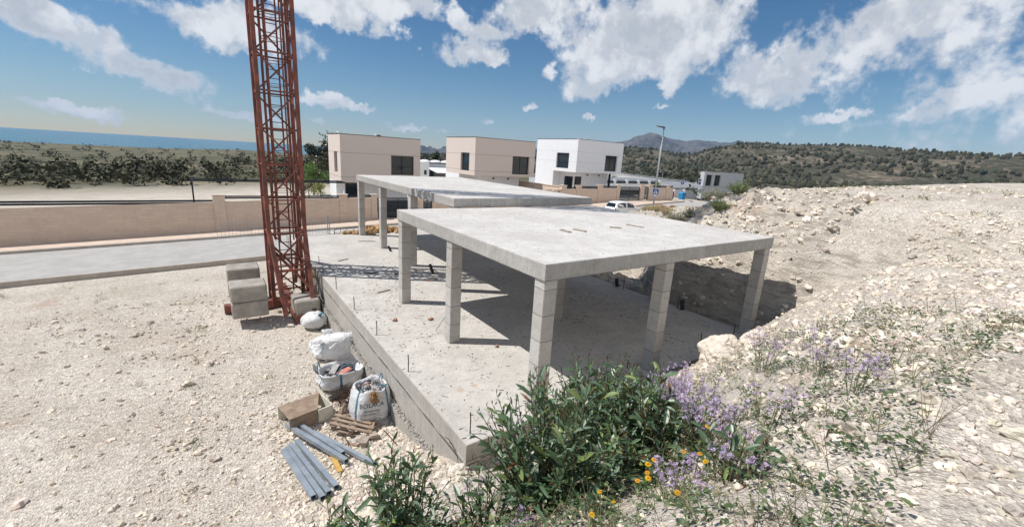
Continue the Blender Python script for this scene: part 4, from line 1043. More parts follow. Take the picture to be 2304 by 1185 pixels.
def window(parent, o, U, V, N, a, b, c, d, depth, mull=1, name='window', bar=.06, low=None):
    o = Vector(o); U = Vector(U); V = Vector(V); N = Vector(N); P = lambda u, v, e: o+U*u+V*v+N*e
    fr = MB(); e0 = depth-.05
    def bar_(u0, u1, v0, v1):
        Vv = [P(u, v, e) for e in (e0, depth) for (u, v) in ((u0, v0), (u1, v0), (u1, v1), (u0, v1))]
        fr.add(Vv, ((3, 2, 1, 0), (4, 5, 6, 7), (0, 1, 5, 4), (1, 2, 6, 5), (2, 3, 7, 6), (3, 0, 4, 7)))
    a += .003; b -= .003; c += .003; d -= .003
    bar_(a, b, c, c+bar); bar_(a, b, d-bar, d); bar_(a, a+bar, c+bar, d-bar); bar_(b-bar, b, c+bar, d-bar)
    for k in range(1, mull+1): u = a+(b-a)*k/(mull+1); bar_(u-bar*.6, u+bar*.6, c+bar, d-bar)
    if low: bar_(a+bar, b-bar, c+(d-c)*low-.02, c+(d-c)*low+.02)
    f = fr.build(name, M['anthracite'], parent)
    pn = MB(); pn.quad(P(a+bar, c+bar, depth-.02), P(b-bar, c+bar, depth-.02), P(b-bar, d-bar, depth-.02), P(a+bar, d-bar, depth-.02)); pn.build('pane', M['glass'], f)
    return f
def house(label, x0, x1, yf, yb, zo, zr, zg, mat, shade_mat, fw_, lw, bands, soffit_y, rec_l, x1g, black, low_dark, lit_dark=None, column_x=None, lights=(), group='two-storey cube houses across the street'):
    root = thing('cube_house', label, 'house', (x0, yf, zg), group)
    up = MB()
    wall_holes(up, (x0, yf, zo), (1, 0, 0), (0, 0, 1), x1-x0, zr-zo, [fw_], (0, 1, 0), .28)
    wall_holes(up, (x0, yf, zo), (0, 1, 0), (0, 0, 1), yb-yf, zr-zo, [lw], (1, 0, 0), .28)
    up.quad((x1, yf, zo), (x1, yb, zo), (x1, yb, zr), (x1, yf, zr)); up.quad((x1, yb, zo), (x0, yb, zo), (x0, yb, zr), (x1, yb, zr))
    up.quad((x0, yf, zo), (x0, yb, zo), (x1, yb, zo), (x1, yf, zo))
    t = .22
    for (a, b, c, d) in ((x0, x1, yf, yf+t), (x0, x1, yb-t, yb), (x0, x0+t, yf+t, yb-t), (x1-t, x1, yf+t, yb-t)): up.quad((a, c, zr), (b, c, zr), (b, d, zr), (a, d, zr))
    up.quad((x0+t, yf+t, zr-.35), (x1-t, yf+t, zr-.35), (x1-t, yb-t, zr-.35), (x0+t, yb-t, zr-.35))
    up.quad((x0+t, yf+t, zr-.35), (x0+t, yf+t, zr), (x1-t, yf+t, zr), (x1-t, yf+t, zr-.35)); up.quad((x0+t, yb-t, zr), (x0+t, yf+t, zr), (x0+t, yf+t, zr-.35), (x0+t, yb-t, zr-.35))
    up.quad((x1-t, yf+t, zr-.35), (x1-t, yf+t, zr), (x1-t, yb-t, zr), (x1-t, yb-t, zr-.35)); up.quad((x0+t, yb-t, zr-.35), (x1-t, yb-t, zr-.35), (x1-t, yb-t, zr), (x0+t, yb-t, zr))
    for zb_ in bands:
        hx = [(x0-.003, x0+fw_[0]), (x0+fw_[1], x1+.003)] if fw_[2] < zb_-zo < fw_[3] else [(x0-.003, x1+.003)]
        for a, b in hx: up.quad((a, yf-.003, zb_-.018), (b, yf-.003, zb_-.018), (b, yf-.003, zb_+.018), (a, yf-.003, zb_+.018), 1)
        hy = [(yf, yf+lw[0]), (yf+lw[1], yb)] if lw[2] < zb_-zo < lw[3] else [(yf, yb)]
        for a, b in hy: up.quad((x0-.003, a, zb_-.018), (x0-.003, a, zb_+.018), (x0-.003, b, zb_+.018), (x0-.003, b, zb_-.018), 1)
    up.build('upper_storey', [mat, M['cladline'] if mat is M['clad'] else M['whiteline']], root)
    cp = MB()
    for (a, b, c, d) in ((x0-.03, x1+.03, yf-.03, yf+.2), (x0-.03, x1+.03, yb-.2, yb+.03), (x0-.03, x0+.2, yf+.2, yb-.2), (x1-.2, x1+.03, yf+.2, yb-.2)): cp.box(a, b, c, d, zr+.003, zr+.05)
    cp.build('coping', M['darkline'], root)
    window(root, (x0, yf, zo), (1, 0, 0), (0, 0, 1), (0, 1, 0), *fw_, .28, 1, low=.45)
    window(root, (x0, yf, zo), (0, 1, 0), (0, 0, 1), (1, 0, 0), *lw, .28, 0, low=.4)
    # ground floor: flush at the rear left, set back under the overhang in front
    yr = yf+1.4; gm = MB()
    h = zo-zg
    gm.quad((x0, soffit_y, zg), (x0, soffit_y, zo), (x0, yb, zo), (x0, yb, zg))
    gm.quad((x0, soffit_y, zg), (x0+rec_l, soffit_y, zg), (x0+rec_l, soffit_y, zo), (x0, soffit_y, zo))
    if lit_dark: wall_holes(gm, (x0+rec_l, yr, zg), (0, 1, 0), (0, 0, 1), soffit_y-yr, h, [lit_dark], (1, 0, 0), .15)
    else: gm.quad((x0+rec_l, yr, zg), (x0+rec_l, yr, zo), (x0+rec_l, soffit_y, zo), (x0+rec_l, soffit_y, zg))
    b_ = (black[0]-(x0+rec_l), black[1]-(x0+rec_l), black[2]-zg, black[3]-zg)
    wall_holes(gm, (x0+rec_l, yr, zg), (1, 0, 0), (0, 0, 1), x1g-x0-rec_l, h, [b_], (0, 1, 0), .15)
    gm.quad((x1g, yr, zg), (x1g, yb, zg), (x1g, yb, zo), (x1g, yr, zo)); gm.quad((x0, yb, zg), (x0, yb, zo), (x1g, yb, zo), (x1g, yb, zg))
    gm.build('ground_floor', shade_mat, root)
    window(root, (x0+rec_l, yr, zg), (1, 0, 0), (0, 0, 1), (0, 1, 0), *b_, .15, low_dark, 'glass_door')
    if lit_dark: window(root, (x0+rec_l, yr, zg), (0, 1, 0), (0, 0, 1), (1, 0, 0), *lit_dark, .15, 1, 'glass_door')
    if column_x: MB().box(column_x-.12, column_x+.12, yf+.25, yf+.49, zg, zo).build('porch_column', M['anthracite'], root)
    for lx in lights: MB().box(lx-.09, lx+.09, yr-.12, yr, zo-.42, zo-.25).build('wall_lamp', M['anthracite'], root)
    return root
yf = 36.5
h1 = house('beige cube house, leftmost of the three, with wide dark corner window', 5.37, 13.14, yf, 41.2, 1.55, 5.87, -1.25, M['clad'], M['white'], (4.74, 7.08, .80, 2.64), (1.25, 2.45, .82, 2.75), (4.25, 2.03), 38.5, .55, 12.3, (6.1, 7.4, -1.2, 1.42), 0)
h2 = house('beige cube house in the middle, its front window square', 19.52, 27.80, yf, 43.6, 2.50, 6.60, -.55, M['clad'], M['white'], (5.05, 7.50, .28, 2.34), (1.27, 3.3, .42, 2.42), (4.80, 3.0), 40.1, 1.5, 26.65, (21.1, 21.9, -.5, 1.75), 0, lit_dark=(.15, 2.0, .05, 2.3), lights=(22.9, 25.0))
h3 = house('white cube house, rightmost of the three, on a dark porch column', 34.68, 43.35, yf, 45.0, 3.27, 7.45, .20, M['white'], M['white'], (5.28, 7.66, .32, 2.42), (1.53, 4.06, .42, 2.42), (5.9, 4.6), 41.0, 1.1, 42.3, (35.9, 37.2, .22, 2.70), 0, lit_dark=(.2, 2.0, .05, 2.45), column_x=41.55, lights=(38.2, 40.4))
def rooftop(x, y, z, w_, label):
    t = thing('rooftop_unit', label, 'air conditioner', (x, y, z))
    MB().box(x-w_/2, x+w_/2, y-.2, y+.2, z+.08, z+.62, bev=.03).build('casing', M['whitegrey'], t)
    MB().lathe([(.2, -.01), (.2, .01)], (x, y-.215, z+.35), 'y', 16).build('fan_grille', M['lampgrey'], t)
    for s_ in (-1, 1): MB().box(x+s_*w_*.35-.03, x+s_*w_*.35+.03, y-.2, y+.2, z, z+.08).build('foot', M['lampgrey'], t)
rooftop(9.35, 38.0, 5.87-.35, .6, 'small grey unit on the roof of the left beige house')
rooftop(37.0, 38.6, 7.45-.35, .85, 'air conditioner at left on the white house roof'); rooftop(38.0, 38.6, 7.45-.35, .75, 'second air conditioner on the white house roof, right one')

# ------------------------------------------------------------------ garden walls and gates
def garden_wall(label, segs, posts, rails, y=31.0, th=.25, mat='wallstone', capmat='cap'):
    x0 = segs[0][0]; root = thing('garden_wall', label, 'wall', (x0, y, zs(x0)))
    for (a, b, ta, tb) in segs:
        mb = MB(); n = max(1, int((b-a)/3)); V = []
        for k in range(n+1):
            x = a+(b-a)*k/n; z = ta+(tb-ta)*k/n; zb_ = zs(x)-.3
            V += [(x, y, zb_), (x, y, z), (x, y+th, z), (x, y+th, zb_)]
        F = [(k*4+j, (k+1)*4+j, (k+1)*4+j+1, k*4+j+1) for k in range(n) for j in range(3)]+[(0, 1, 2, 3), (n*4+3, n*4+2, n*4+1, n*4)]
        mb.add(V, F).build('wall', M[mat], root)
    for (a, b, t) in posts:
        p = MB(); p.box(a, b, y-.06, y+th+.06, zs(a)-.3, t-.07); po = p.build('pillar', M[mat], root)
        MB().box(a-.06, b+.06, y-.12, y+th+.12, t-.07, t, bev=.015).build('coping', M[capmat], po)
    for (a, b, z0, z1) in rails:
        r_ = MB(); k = max(2, int((z1-z0)/.11))
        for i in range(k): zz = z0+(z1-z0)*(i+.15)/k; r_.box(a, b, y+.10, y+.14, zz, zz+(z1-z0)/k*.8)
        for xx in np.linspace(a+.03, b-.03, 3): r_.box(xx-.02, xx+.02, y+.141, y+.17, z0, z1)
        r_.build('rail_panel', M['anthracite'], root)
    return root
garden_wall('beige block garden wall in front of the left house, rails on top', [(-34, 3.86, -.35, .70), (4.47, 6.43, .72, .74)], [(-4.6, -3.9, .98), (3.86, 4.47, 1.02), (6.43, 6.90, 1.02)], [(-30, -4.62, .32, .62), (-3.88, 3.85, .66, .90), (4.48, 6.42, .74, .96)])
garden_wall('beige garden wall right of the dark sliding gate, mostly hidden by the slabs', [(12.4, 25.45, .62, 1.05)], [(10.68, 11.10, .95), (12.0, 12.4, .95), (25.49, 26.12, 1.56)], [])
garden_wall('beige garden wall with stepped pillars in front of the white house', [(27.55, 28.33, 1.5, 1.55), (28.35, 33.44, 1.60, 1.66), (34.2, 36.8, 1.72, 1.80)], [(26.89, 27.54, 1.56), (27.62, 28.35, 2.02), (29.92, 30.69, 2.03), (33.44, 34.20, 2.16), (36.80, 37.28, 2.13)], [(28.37, 29.90, 1.62, 1.86), (30.71, 33.42, 1.64, 1.95), (34.22, 36.78, 1.76, 2.02)])
garden_wall('plain beige garden wall right of the slatted gates, behind the sign pole', [(43.62, 48.3, 1.85, 1.92)], [(41.2, 41.97, 2.30), (42.90, 43.62, 2.30), (46.7, 47.39, 2.24)], [(43.65, 46.68, 1.88, 2.16), (47.42, 48.25, 1.9, 2.16)])
sw = MB(); V = []
sw.add([(27.78, 31.3, -.6), (27.78, 40, -.6), (27.78, 40, 1.78), (27.78, 31.3, 1.85), (28.0, 31.3, -.6), (28.0, 40, -.6), (28.0, 40, 1.78), (28.0, 31.3, 1.85)], ((0, 3, 2, 1), (4, 5, 6, 7), (3, 7, 6, 2), (0, 4, 7, 3), (1, 2, 6, 5)))
sw.box(27.72, 28.06, 31.26, 40, 1.80, 1.86)
tag(sw.build('boundary_wall', M['wallstone']), 'beige wall running back between the middle and the white house', 'wall')
mb = MB()
for z in (.9, 1.2): mb.box(27.05, 27.35, 30.88, 30.935, z, z+.16)
tag(mb.build('letter_boxes', M['brick']), 'pair of brown letter boxes on the pillar beside the stepped wall', 'letter box')
def slat_gate(label, a, b, z0a, z0b, t, solid, name='slatted_gate', y=31.08, gap=.07, nsl=12, group=None):
    g_ = thing(name, label, 'gate', (a, y, z0a), group)
    fr = MB(); zt = t
    fr.box(a, a+.07, y, y+.06, z0a, zt); fr.box(b-.07, b, y, y+.06, z0a, zt); fr.box(a+.07, b-.07, y, y+.06, zt-.07, zt); fr.box(a+.07, b-.07, y, y+.06, z0a+.05, z0a+.14)
    fr.box((a+b)/2-.03, (a+b)/2+.03, y+.02, y+.05, z0a+.14, zt-.07)
    fr.build('gate_frame', M['anthracite'], g_)
    sl = MB(); hh = (zt-.07-z0a-.14); p = hh/nsl
    for k in range(nsl):
        z = z0a+.14+k*p; f = 1.0 if solid[0] <= k/nsl < solid[1] else .72
        sl.box(a+.07, b-.07, y+.003, y+.019, z+.004, z+p*f-.004+(0.003 if f == 1 else 0))
    sl.build('slats', M['anthracite'], g_)
    return g_
slat_gate('dark wide sliding gate seen between the rear slab columns', 6.98, 10.62, -1.1, -1, .70, (0, .8), nsl=14)
slat_gate('narrow dark slatted gate left of the hidden garden wall', 11.12, 11.98, -1.0, -1, .86, (0, 0))
slat_gate('small dark slatted gate between two low pillars near the middle house', 26.14, 26.87, -.25, 0, 1.35, (0, 0), nsl=9)
slat_gate('wide dark slatted driveway gate of the white house, above the car', 37.32, 41.16, .22, .3, 1.96, (.28, .68), nsl=12)
slat_gate('narrow dark slatted gate beside the street sign', 42.02, 42.88, .30, .3, 2.0, (0, 0), nsl=13)
pg = thing('pergola', 'black steel pergola beams left of the left beige house', 'pergola', (0, 35, -1.2))
for y in (34.0, 35.0, 36.2): MB().box(-6, 5.3, y, y+.07, 1.65, 1.72).build('beam', M['anthracite'], pg)
for x in (-5.8, -.6, 5.1): 
    MB().box(x, x+.1, 34.0, 34.1, -1.25, 1.62).build('post', M['anthracite'], pg)
    MB().box(x, x+.1, 34.1, 36.2, 1.655, 1.715).build('cross_beam', M['anthracite'], pg)

# ------------------------------------------------------------------ parked car
def car(x0, yc, z0):
    root = thing('parked_car', 'small white hatchback with dark windows parked on the near side of the street', 'car', (x0+1.75, yc, z0))
    st_ = [ # x, z bottom, z belt, half width belt, z roof, half width roof
        (.00, .42, .62, .58, .66, .50), (.06, .33, .80, .70, .86, .62), (.20, .28, .92, .77, .98, .66), (.36, .26, .95, .80, 1.36, .58), (.60, .25, .95, .82, 1.45, .60), (1.0, .22, .94, .83, 1.49, .62), (1.5, .2, .93, .83, 1.50, .63), (2.0, .2, .92, .83, 1.46, .62), (2.35, .21, .91, .83, 1.32, .61), (2.62, .22, .91, .82, 1.12, .64), (2.85, .24, .90, .81, .955, .70), (3.1, .25, .84, .79, .90, .66), (3.35, .27, .72, .72, .80, .58), (3.5, .34, .58, .60, .66, .48), (3.55, .42, .54, .50, .58, .42)]
    rows = []; XS_ = 1.13
    for (x, zb_, zl, wl, zr_, wr) in st_:
        zm = (zb_+zl)/2
        half = [(0, zb_), (wl*.88, zb_), (wl*.98, zb_+.07), (wl*1.0, zm), (wl*.985, zl-.05), (wl*.955, zl), (wr*1.0+.02, zr_-.05), (wr*.86, zr_), (0, zr_+.015)]
        ring = [(x0+x*XS_, yc+y, z0+z) for y, z in half]+[(x0+x*XS_, yc-y, z0+z) for y, z in half[::-1][1:-1]]
        rows.append(ring)
    n = len(rows[0]); V = [p for r in rows for p in r]; mb = MB()
    F = [(i*n+k, i*n+(k+1) % n, (i+1)*n+(k+1) % n, (i+1)*n+k) for i in range(len(rows)-1) for k in range(n)]
    F += [tuple(range(n)), tuple((len(rows)-1)*n+k for k in range(n-1, -1, -1))]
    body = mb.add(V, F).build('body', M['carpaint'], root, smooth=True, auto=38)
    def pane(name, ids, off, shrink=.86):
        for s_ in ((1, -1) if name == 'side_window' else (0,)):
            pts = [Vector(rows[i][k if s_ >= 0 else (n-k) % n]) for i, k in ids]
            c = sum(pts, Vector())/len(pts); pts = [c+(p-c)*shrink+Vector(off)*1.0 for p in pts]
            if s_: pts = [p+Vector((0, s_*.016, .0)) for p in pts]
            MB().add(pts, [tuple(range(len(pts)))]).build(name, M['carglass'], root)
    pane('side_window', [(3, 5), (4, 5), (5, 5), (6, 5), (6, 6), (5, 6), (4, 6), (3, 6)], (0, 0, 0), .84)
    pane('side_window', [(6, 5), (7, 5), (8, 5), (9, 5), (9, 6), (8, 6), (7, 6), (6, 6)], (0, 0, 0), .84)
    pane('rear_window', [(2, 5), (3, 6), (3, 7), (3, 9), (3, 10), (2, 11)], (-.03, 0, .03), .84)
    pane('windscreen', [(10, 5), (8, 6), (8, 7), (8, 9), (8, 10), (10, 11)], (.03, 0, .05), .86)
    for s_ in (-1, 1):
        MB().box(x0+.10, x0+.22, yc+s_*.70-.05, yc+s_*.70+.05, z0+.72, z0+.93, bev=.02).build('tail_lamp', M['redlamp'], root)
        MB().box(x0+3.74, x0+3.91, yc+s_*.55-.12, yc+s_*.55+.12, z0+.62, z0+.74, bev=.02).build('headlamp', M['alloy'], root)
        MB().box(x0+2.74, x0+2.88, yc+s_*.92-.09, yc+s_*.92+.09, z0+.93, z0+1.05, bev=.03).build('door_mirror', M['carpaint'], root)
        for xx in (.64, 3.24):
            wh = MB().lathe([(.18, -.09), (.28, -.085), (.295, -.05), (.295, .05), (.28, .085), (.18, .09)], (x0+xx, yc+s_*.755, z0+.295), 'y', 28).build('wheel', M['tyre'], root, smooth=True, auto=40)
            rim = MB(); rim.lathe([(.06, -.012), (.06, .012)], (x0+xx, yc+s_*.852, z0+.295), 'y', 12)
            for k in range(5): a = k*2*pi/5; rim.beam((x0+xx, yc+s_*.848, z0+.295), (x0+xx+.18*cos(a), yc+s_*.846, z0+.295+.18*sin(a)), .045, .012, up=(0, 1, 0))
            rim.lathe([(.175, -.01), (.19, -.01), (.19, .01), (.175, .01)], (x0+xx, yc+s_*.848, z0+.295), 'y', 24); rim.build('rim', M['alloy'], wh)
            ar = MB(); V = []
            for k in range(17):
                a = pi*k/16; V += [(x0+xx+.315*cos(a), yc+s_*.842, z0+.30+.315*sin(a)), (x0+xx+.37*cos(a), yc+s_*.835, z0+.30+.37*sin(a))]
            ar.add(V, [(2*i, 2*i+1, 2*i+3, 2*i+2) for i in range(16)]).build('wheel_arch', M['blackplastic'], root)
    MB().box(x0-.02, x0+.06, yc-.26, yc+.26, z0+.50, z0+.62).build('number_plate', M['signwhite'], root)
    MB().box(x0-.01, x0+.12, yc-.66, yc+.66, z0+.34, z0+.44, bev=.03).build('rear_bumper', M['blackplastic'], root)
    MB().beam((x0+1.95, yc-.845, z0+.30), (x0+1.95, yc-.84, z0+.9), .012, .006, up=(1, 0, 0)).build('door_gap', M['blackplastic'], root)
    return root
car(26.75, 22.95, zs(28.5)-.15)

# ------------------------------------------------------------------ lamp posts and signs
def lamp_post(x, y, z, h, r, label, arm=(-.9, .25, .12), group='street lamps'):
    t = thing('street_lamp', label, 'street lamp', (x, y, z), group)
    MB().tube([(x, y, z), (x, y, z+h*.5), (x, y, z+h)], [r, r*.72, r*.45], 12).build('pole', M['galv'], t, smooth=True)
    MB().lathe([(r*2.2, 0), (r*2.2, .03), (r*1.3, .05)], (x, y, z), 'z', 16).build('base_plate', M['galv'], t)
    a = Vector((x, y, z+h)); MB().beam(a+Vector((0, 0, -.08)), a+Vector((0, 0, .12)), .09, .09).build('bracket', M['lampgrey'], t)
    hd = MB(); d = Vector(arm); s_ = Vector((-d.y, d.x, 0)).normalized()
    V = []
    for k, (u, w_, th) in enumerate(((-.08, .10, .10), (.15, .15, .11), (.6, .17, .07), (1.0, .10, .03))):
        c = a+d*u+Vector((0, 0, .10)); V += [c-s_*w_, c+s_*w_, c+s_*w_*.8+Vector((0, 0, th)), c-s_*w_*.8+Vector((0, 0, th))]
    F = [(3, 2, 1, 0), (12, 13, 14, 15)]+[(k*4+j, k*4+(j+1) % 4, (k+1)*4+(j+1) % 4, (k+1)*4+j) for k in range(3) for j in range(4)]
    hd.add(V, F).build('lamp_head', M['lampgrey'], t)
    return t
lamp_post(32.85, 22.45, zs(32.9)-.02, 8.33, .085, 'tall grey street lamp in front, carrying the crossing sign')
lamp_post(48.7, 34.4, zs(48.7), 8.2, .085, 'second grey street lamp, behind the plain garden wall')
lamp_post(118, 84, -4.3, 8.2, .10, 'distant street lamp with pale head by the main road', (-.9, .6, .3))
sg = thing('crossing_sign', 'blue square pedestrian crossing sign on the front street lamp', 'road sign', (32.7, 22.3, 2.0))
dn = Vector((CAM[0]-32.7, CAM[1]-22.3, 0)).normalized(); dn = Vector((-.62, -.78, 0)).normalized(); du = Vector((-dn.y, dn.x, 0)); du = du if du.x > 0 else -du
sc_c = Vector((32.82, 22.42, 2.17))+dn*.13; SH = .34
def sp(u, v, e): return sc_c+du*(u*SH)+Vector((0, 0, v*SH))+dn*e
def splate(name, poly, e, mat, th=.01):
    n_ = len(poly); V = [sp(u, v, e) for u, v in poly]+[sp(u, v, e-th) for u, v in poly]
    MB().add(V, [tuple(range(n_)), tuple(range(2*n_-1, n_-1, -1))]+[(i, (i+1) % n_, n_+(i+1) % n_, n_+i) for i in range(n_)]).build(name, M[mat], sg)
splate('plate', [(-1, -1), (1, -1), (1, 1), (-1, 1)], 0, 'signwhite', .02)
splate('blue_field', [(-.88, -.88), (.88, -.88), (.88, .88), (-.88, .88)], .004, 'blue', .003)
splate('triangle', [(-.72, -.62), (.72, -.62), (0, .72)], .008, 'signwhite', .003)
splate('pedestrian', [(.06, .32), (.14, .24), (.10, .14), (.16, -.02), (.26, -.12), (.22, -.18), (.08, -.08), (.04, -.18), (.16, -.34), (.18, -.52), (.10, -.52), (.06, -.36), (-.06, -.24), (-.18, -.52), (-.28, -.52), (-.12, -.18), (-.10, .02), (-.22, -.08), (-.26, -.02), (-.10, .16), (-.02, .22), (-.02, .30)], .012, 'signblack', .003)
for k in range(4): splate('crossing_stripe', [(-.5+.28*k, -.60), (-.36+.28*k, -.60), (-.32+.24*k, -.54), (-.44+.24*k, -.54)], .0125, 'signblack', .003)
MB().beam(sp(0, -1.25, -.02), sp(0, -1.05, -.02), .30, .01).build('sub_plate', M['signwhite'], sg)

def panel_sign(x, y, zg, zt, w_, h, label, sub=False):
    t = thing('information_sign', label, 'sign', (x, y, zg), 'blue information signs')
    for s_ in ((-1, 1) if sub else (0,)): MB().tube([(x+s_*w_*.3, y+.05, zg), (x+s_*w_*.3, y+.05, zt)], .04, 8).build('post', M['galv'], t)
    MB().box(x-w_/2, x+w_/2, y-.03, y, zt-h, zt, bev=.01).build('panel', M['signwhite'], t)
    MB().box(x-w_/2+.06, x+w_/2-.06, y-.036, y-.031, zt-h*.86, zt-h*.1).build('blue_field', M['blue'], t)
    MB().box(x-w_*.2, x+w_*.2, y-.042, y-.037, zt-h*.55, zt-h*.35).build('pictogram', M['signwhite'], t)
panel_sign(57.6, 36, -.3, 2.75, 1.0, .75, 'blue and white sign on a pole above the blue bin', False)
panel_sign(62.4, 36, -.5, 3.1, .8, 1.15, 'tall narrow blue sign near the grey building at right', False)
bb = thing('recycling_bin', 'bright blue recycling bin at the pavement corner', 'bin', (53.5, 33, .02))
V = []
for z, s_ in ((.02, .82), (.9, 1.0), (.95, 1.06), (1.08, .9), (1.14, .5)): V += [(53.5-.42*s_, 33-.36*s_, z), (53.5+.42*s_, 33-.36*s_, z), (53.5+.42*s_, 33+.36*s_, z), (53.5-.42*s_, 33+.36*s_, z)]
MB().add(V, [(3, 2, 1, 0), (16, 17, 18, 19)]+[(k*4+j, k*4+(j+1) % 4, (k+1)*4+(j+1) % 4, (k+1)*4+j) for k in range(4) for j in range(4)]).build('body', M['bluebin'], bb)
for z in (.35, .6): MB().box(53.15, 53.85, 32.60, 32.635, z, z+.05).build('rib', M['strap'], bb)
MB().box(53.2, 53.8, 32.575, 32.64, .80, .88).build('slot', M['blackplastic'], bb)
mc = thing('meter_cabinet', 'dark narrow meter cabinet at the corner of the garden wall', 'cabinet', (51.0, 33, .1))
MB().box(50.85, 51.25, 32.85, 33.2, .08, 1.2, bev=.02).build('casing', M['anthracite'], mc); MB().box(51.26, 51.6, 32.9, 33.2, .45, .95, bev=.02).build('meter_box', M['whitegrey'], mc)
MB().box(50.8, 51.3, 32.8, 33.25, 1.2, 1.26, bev=.01).build('lid', M['galv'], mc)

lw_ = thing('low_wall', 'cream low garden wall with grey shutter on the cross street', 'wall', (57, 38, -.4))
MB().box(52.5, 64, 38.0, 38.25, -1.0, .55).build('wall', M['wallstone'], lw_)
for x in (52.6, 55.6, 58.6, 61.4): MB().box(x, x+.3, 37.96, 38.29, -1.0, 1.1).build('pillar', M['white'], lw_)
for (a, b) in ((52.95, 55.55), (58.95, 61.35)): MB().box(a, b, 38.08, 38.16, .555, 1.0).build('panel', M['whitegrey'], lw_)
MB().box(61.75, 64, 37.98, 37.999, -.6, .9).build('shutter', M['galv'], lw_)
sh_ = thing('grey_building', 'pale grey modern building with dark openings at the right photo edge', 'building', (75, 43.5, -1))
MB().box(75.7, 90, 43.5, 44.4, -2, 1.25).build('wall', M['whitegrey'], sh_)
ub = MB(); wall_holes(ub, (75.6, 43.4, 1.27), (1, 0, 0), (0, 0, 1), 15, 2.85, [(.8, 2.9, .15, 2.3), (3.8, 6, .15, 2.3)], (0, 1, 0), .3)
ub.quad((75.6, 43.4, 1.27), (75.6, 43.4, 4.12), (75.6, 44.2, 4.12), (75.6, 44.2, 1.27)); ub.quad((75.6, 43.4, 4.12), (89.4, 43.4, 4.12), (89.4, 44.2, 4.12), (75.6, 44.2, 4.12)); ub.quad((89.4, 43.4, 1.27), (89.4, 44.2, 1.27), (89.4, 44.2, 4.12), (89.4, 43.4, 4.12)); ub.quad((75.6, 44.2, 1.27), (75.6, 44.2, 4.12), (89.4, 44.2, 4.12), (89.4, 44.2, 1.27))
ub.build('upper_storey', M['whitegrey'], sh_)
for a, b in ((.8, 2.9), (3.8, 6)): window(sh_, (75.6, 43.4, 1.27), (1, 0, 0), (0, 0, 1), (0, 1, 0), a, b, .15, 2.3, .3, 1)
ln = thing('long_shed', 'long low shed with plain grey roof behind the corner', 'building', (62, 52, -1.5))
MB().box(56, 92, 50, 57, -2, .35).build('wall', M['white'], ln); mb = MB(); mb.add([(55.6, 49.5, .36), (92.5, 49.5, .36), (92.5, 57.5, 1.15), (55.6, 57.5, 1.15), (55.6, 49.5, .46), (92.5, 49.5, .46), (92.5, 57.5, 1.25), (55.6, 57.5, 1.25)], ((3, 2, 1, 0), (4, 5, 6, 7), (0, 1, 5, 4), (1, 2, 6, 5), (2, 3, 7, 6), (3, 0, 4, 7))); mb.build('roof', M['roofgrey'], ln)
wf = thing('white_fence', 'white rendered fence with dark rails behind the white house', 'fence', (50, 45.6, 0))
MB().box(46, 66, 45.6, 45.8, -1, 1.32).build('wall', M['white'], wf)
for x in (46.1, 49.2, 52.3, 55.4, 58.5, 61.6, 64.7): MB().box(x, x+.55, 45.55, 45.85, -1, 2.0).build('pillar', M['white'], wf)
for x in (46.65, 49.75, 52.85, 55.95, 59.05, 62.15):
    r_ = MB()
    for z in (1.36, 1.52, 1.68): r_.box(x, x+2.55, 45.66, 45.70, z, z+.145)
    r_.build('rail_panel', M['anthracite'], wf)
rb = thing('flat_roofed_store', 'low flat-roofed store carrying a curved pale duct and grey box', 'building', (62, 62, -1.5))
MB().box(54, 88, 60, 72, -2.5, 1.05).build('wall', M['whitegrey'], rb); MB().box(53.8, 88.2, 59.8, 72.2, 1.06, 1.22).build('roof', M['roofgrey'], rb)
MB().tube([(66, 66, 1.2), (66, 66, 1.7), (66.4, 66, 2.0), (68, 66, 2.0), (69.5, 66, 1.85)], .35, 10).build('duct', M['cap'], rb, smooth=True)
MB().box(69.5, 71.6, 65.2, 66.6, 1.23, 2.5, bev=.05).build('plant_box', M['galv'], rb)
bt = MB()
for _ in range(16):
    a = random.uniform(-.7, 1.3); L = random.uniform(.8, 2.4); bt.tube([(73, 65, 1.22), (73+L*.6*cos(a), 65+random.uniform(-.4, .4), 1.22+abs(L*.7*sin(a))+.1), (73+L*1.5*cos(a), 65+random.uniform(-.6, .6), 1.25+abs(L*1.1*sin(a)))], [.06, .04, .015], 5)
tag(bt.build('cut_branches', M['twig']), 'pile of bare pale branches on the flat roof left of the lamps', 'branches')
hw = MB(); pts = [(330, 330), (240, 208), (205, 150), (180, 104), (160, 62), (140, 10)]
for k in range(len(pts)-1):
    a, b = Vector((*pts[k], 0)), Vector((*pts[k+1], 0)); n_ = Vector((-(b-a).y, (b-a).x, 0)).normalized()*8
    za, zb_ = -3.2, -3.2
    hw.quad(tuple(a-n_)[:2]+(za,), tuple(a+n_)[:2]+(za,), tuple(b+n_)[:2]+(zb_,), tuple(b-n_)[:2]+(zb_,))
    hw.quad(tuple(a+n_)[:2]+(za,), tuple(a-n_)[:2]+(za,), tuple(a-n_*1.6)[:2]+(za-5,), tuple(a+n_*1.6)[:2]+(za-5,)) if k == 0 else None
    hw.quad(tuple(a+n_)[:2]+(za,), tuple(b+n_)[:2]+(zb_,), tuple(b+n_*1.7)[:2]+(zb_-6,), tuple(a+n_*1.7)[:2]+(za-6,)); hw.quad(tuple(b-n_)[:2]+(zb_,), tuple(a-n_)[:2]+(za,), tuple(a-n_*1.7)[:2]+(za-6,), tuple(b-n_*1.7)[:2]+(zb_-6,))
kind(hw.build('main_road', M['asphalt']), 'structure')
gr = thing('guard_rail', 'long grey guard rail along the distant main road', 'guard rail', (200, 150, -3.2))
rl = MB(); ps = MB()
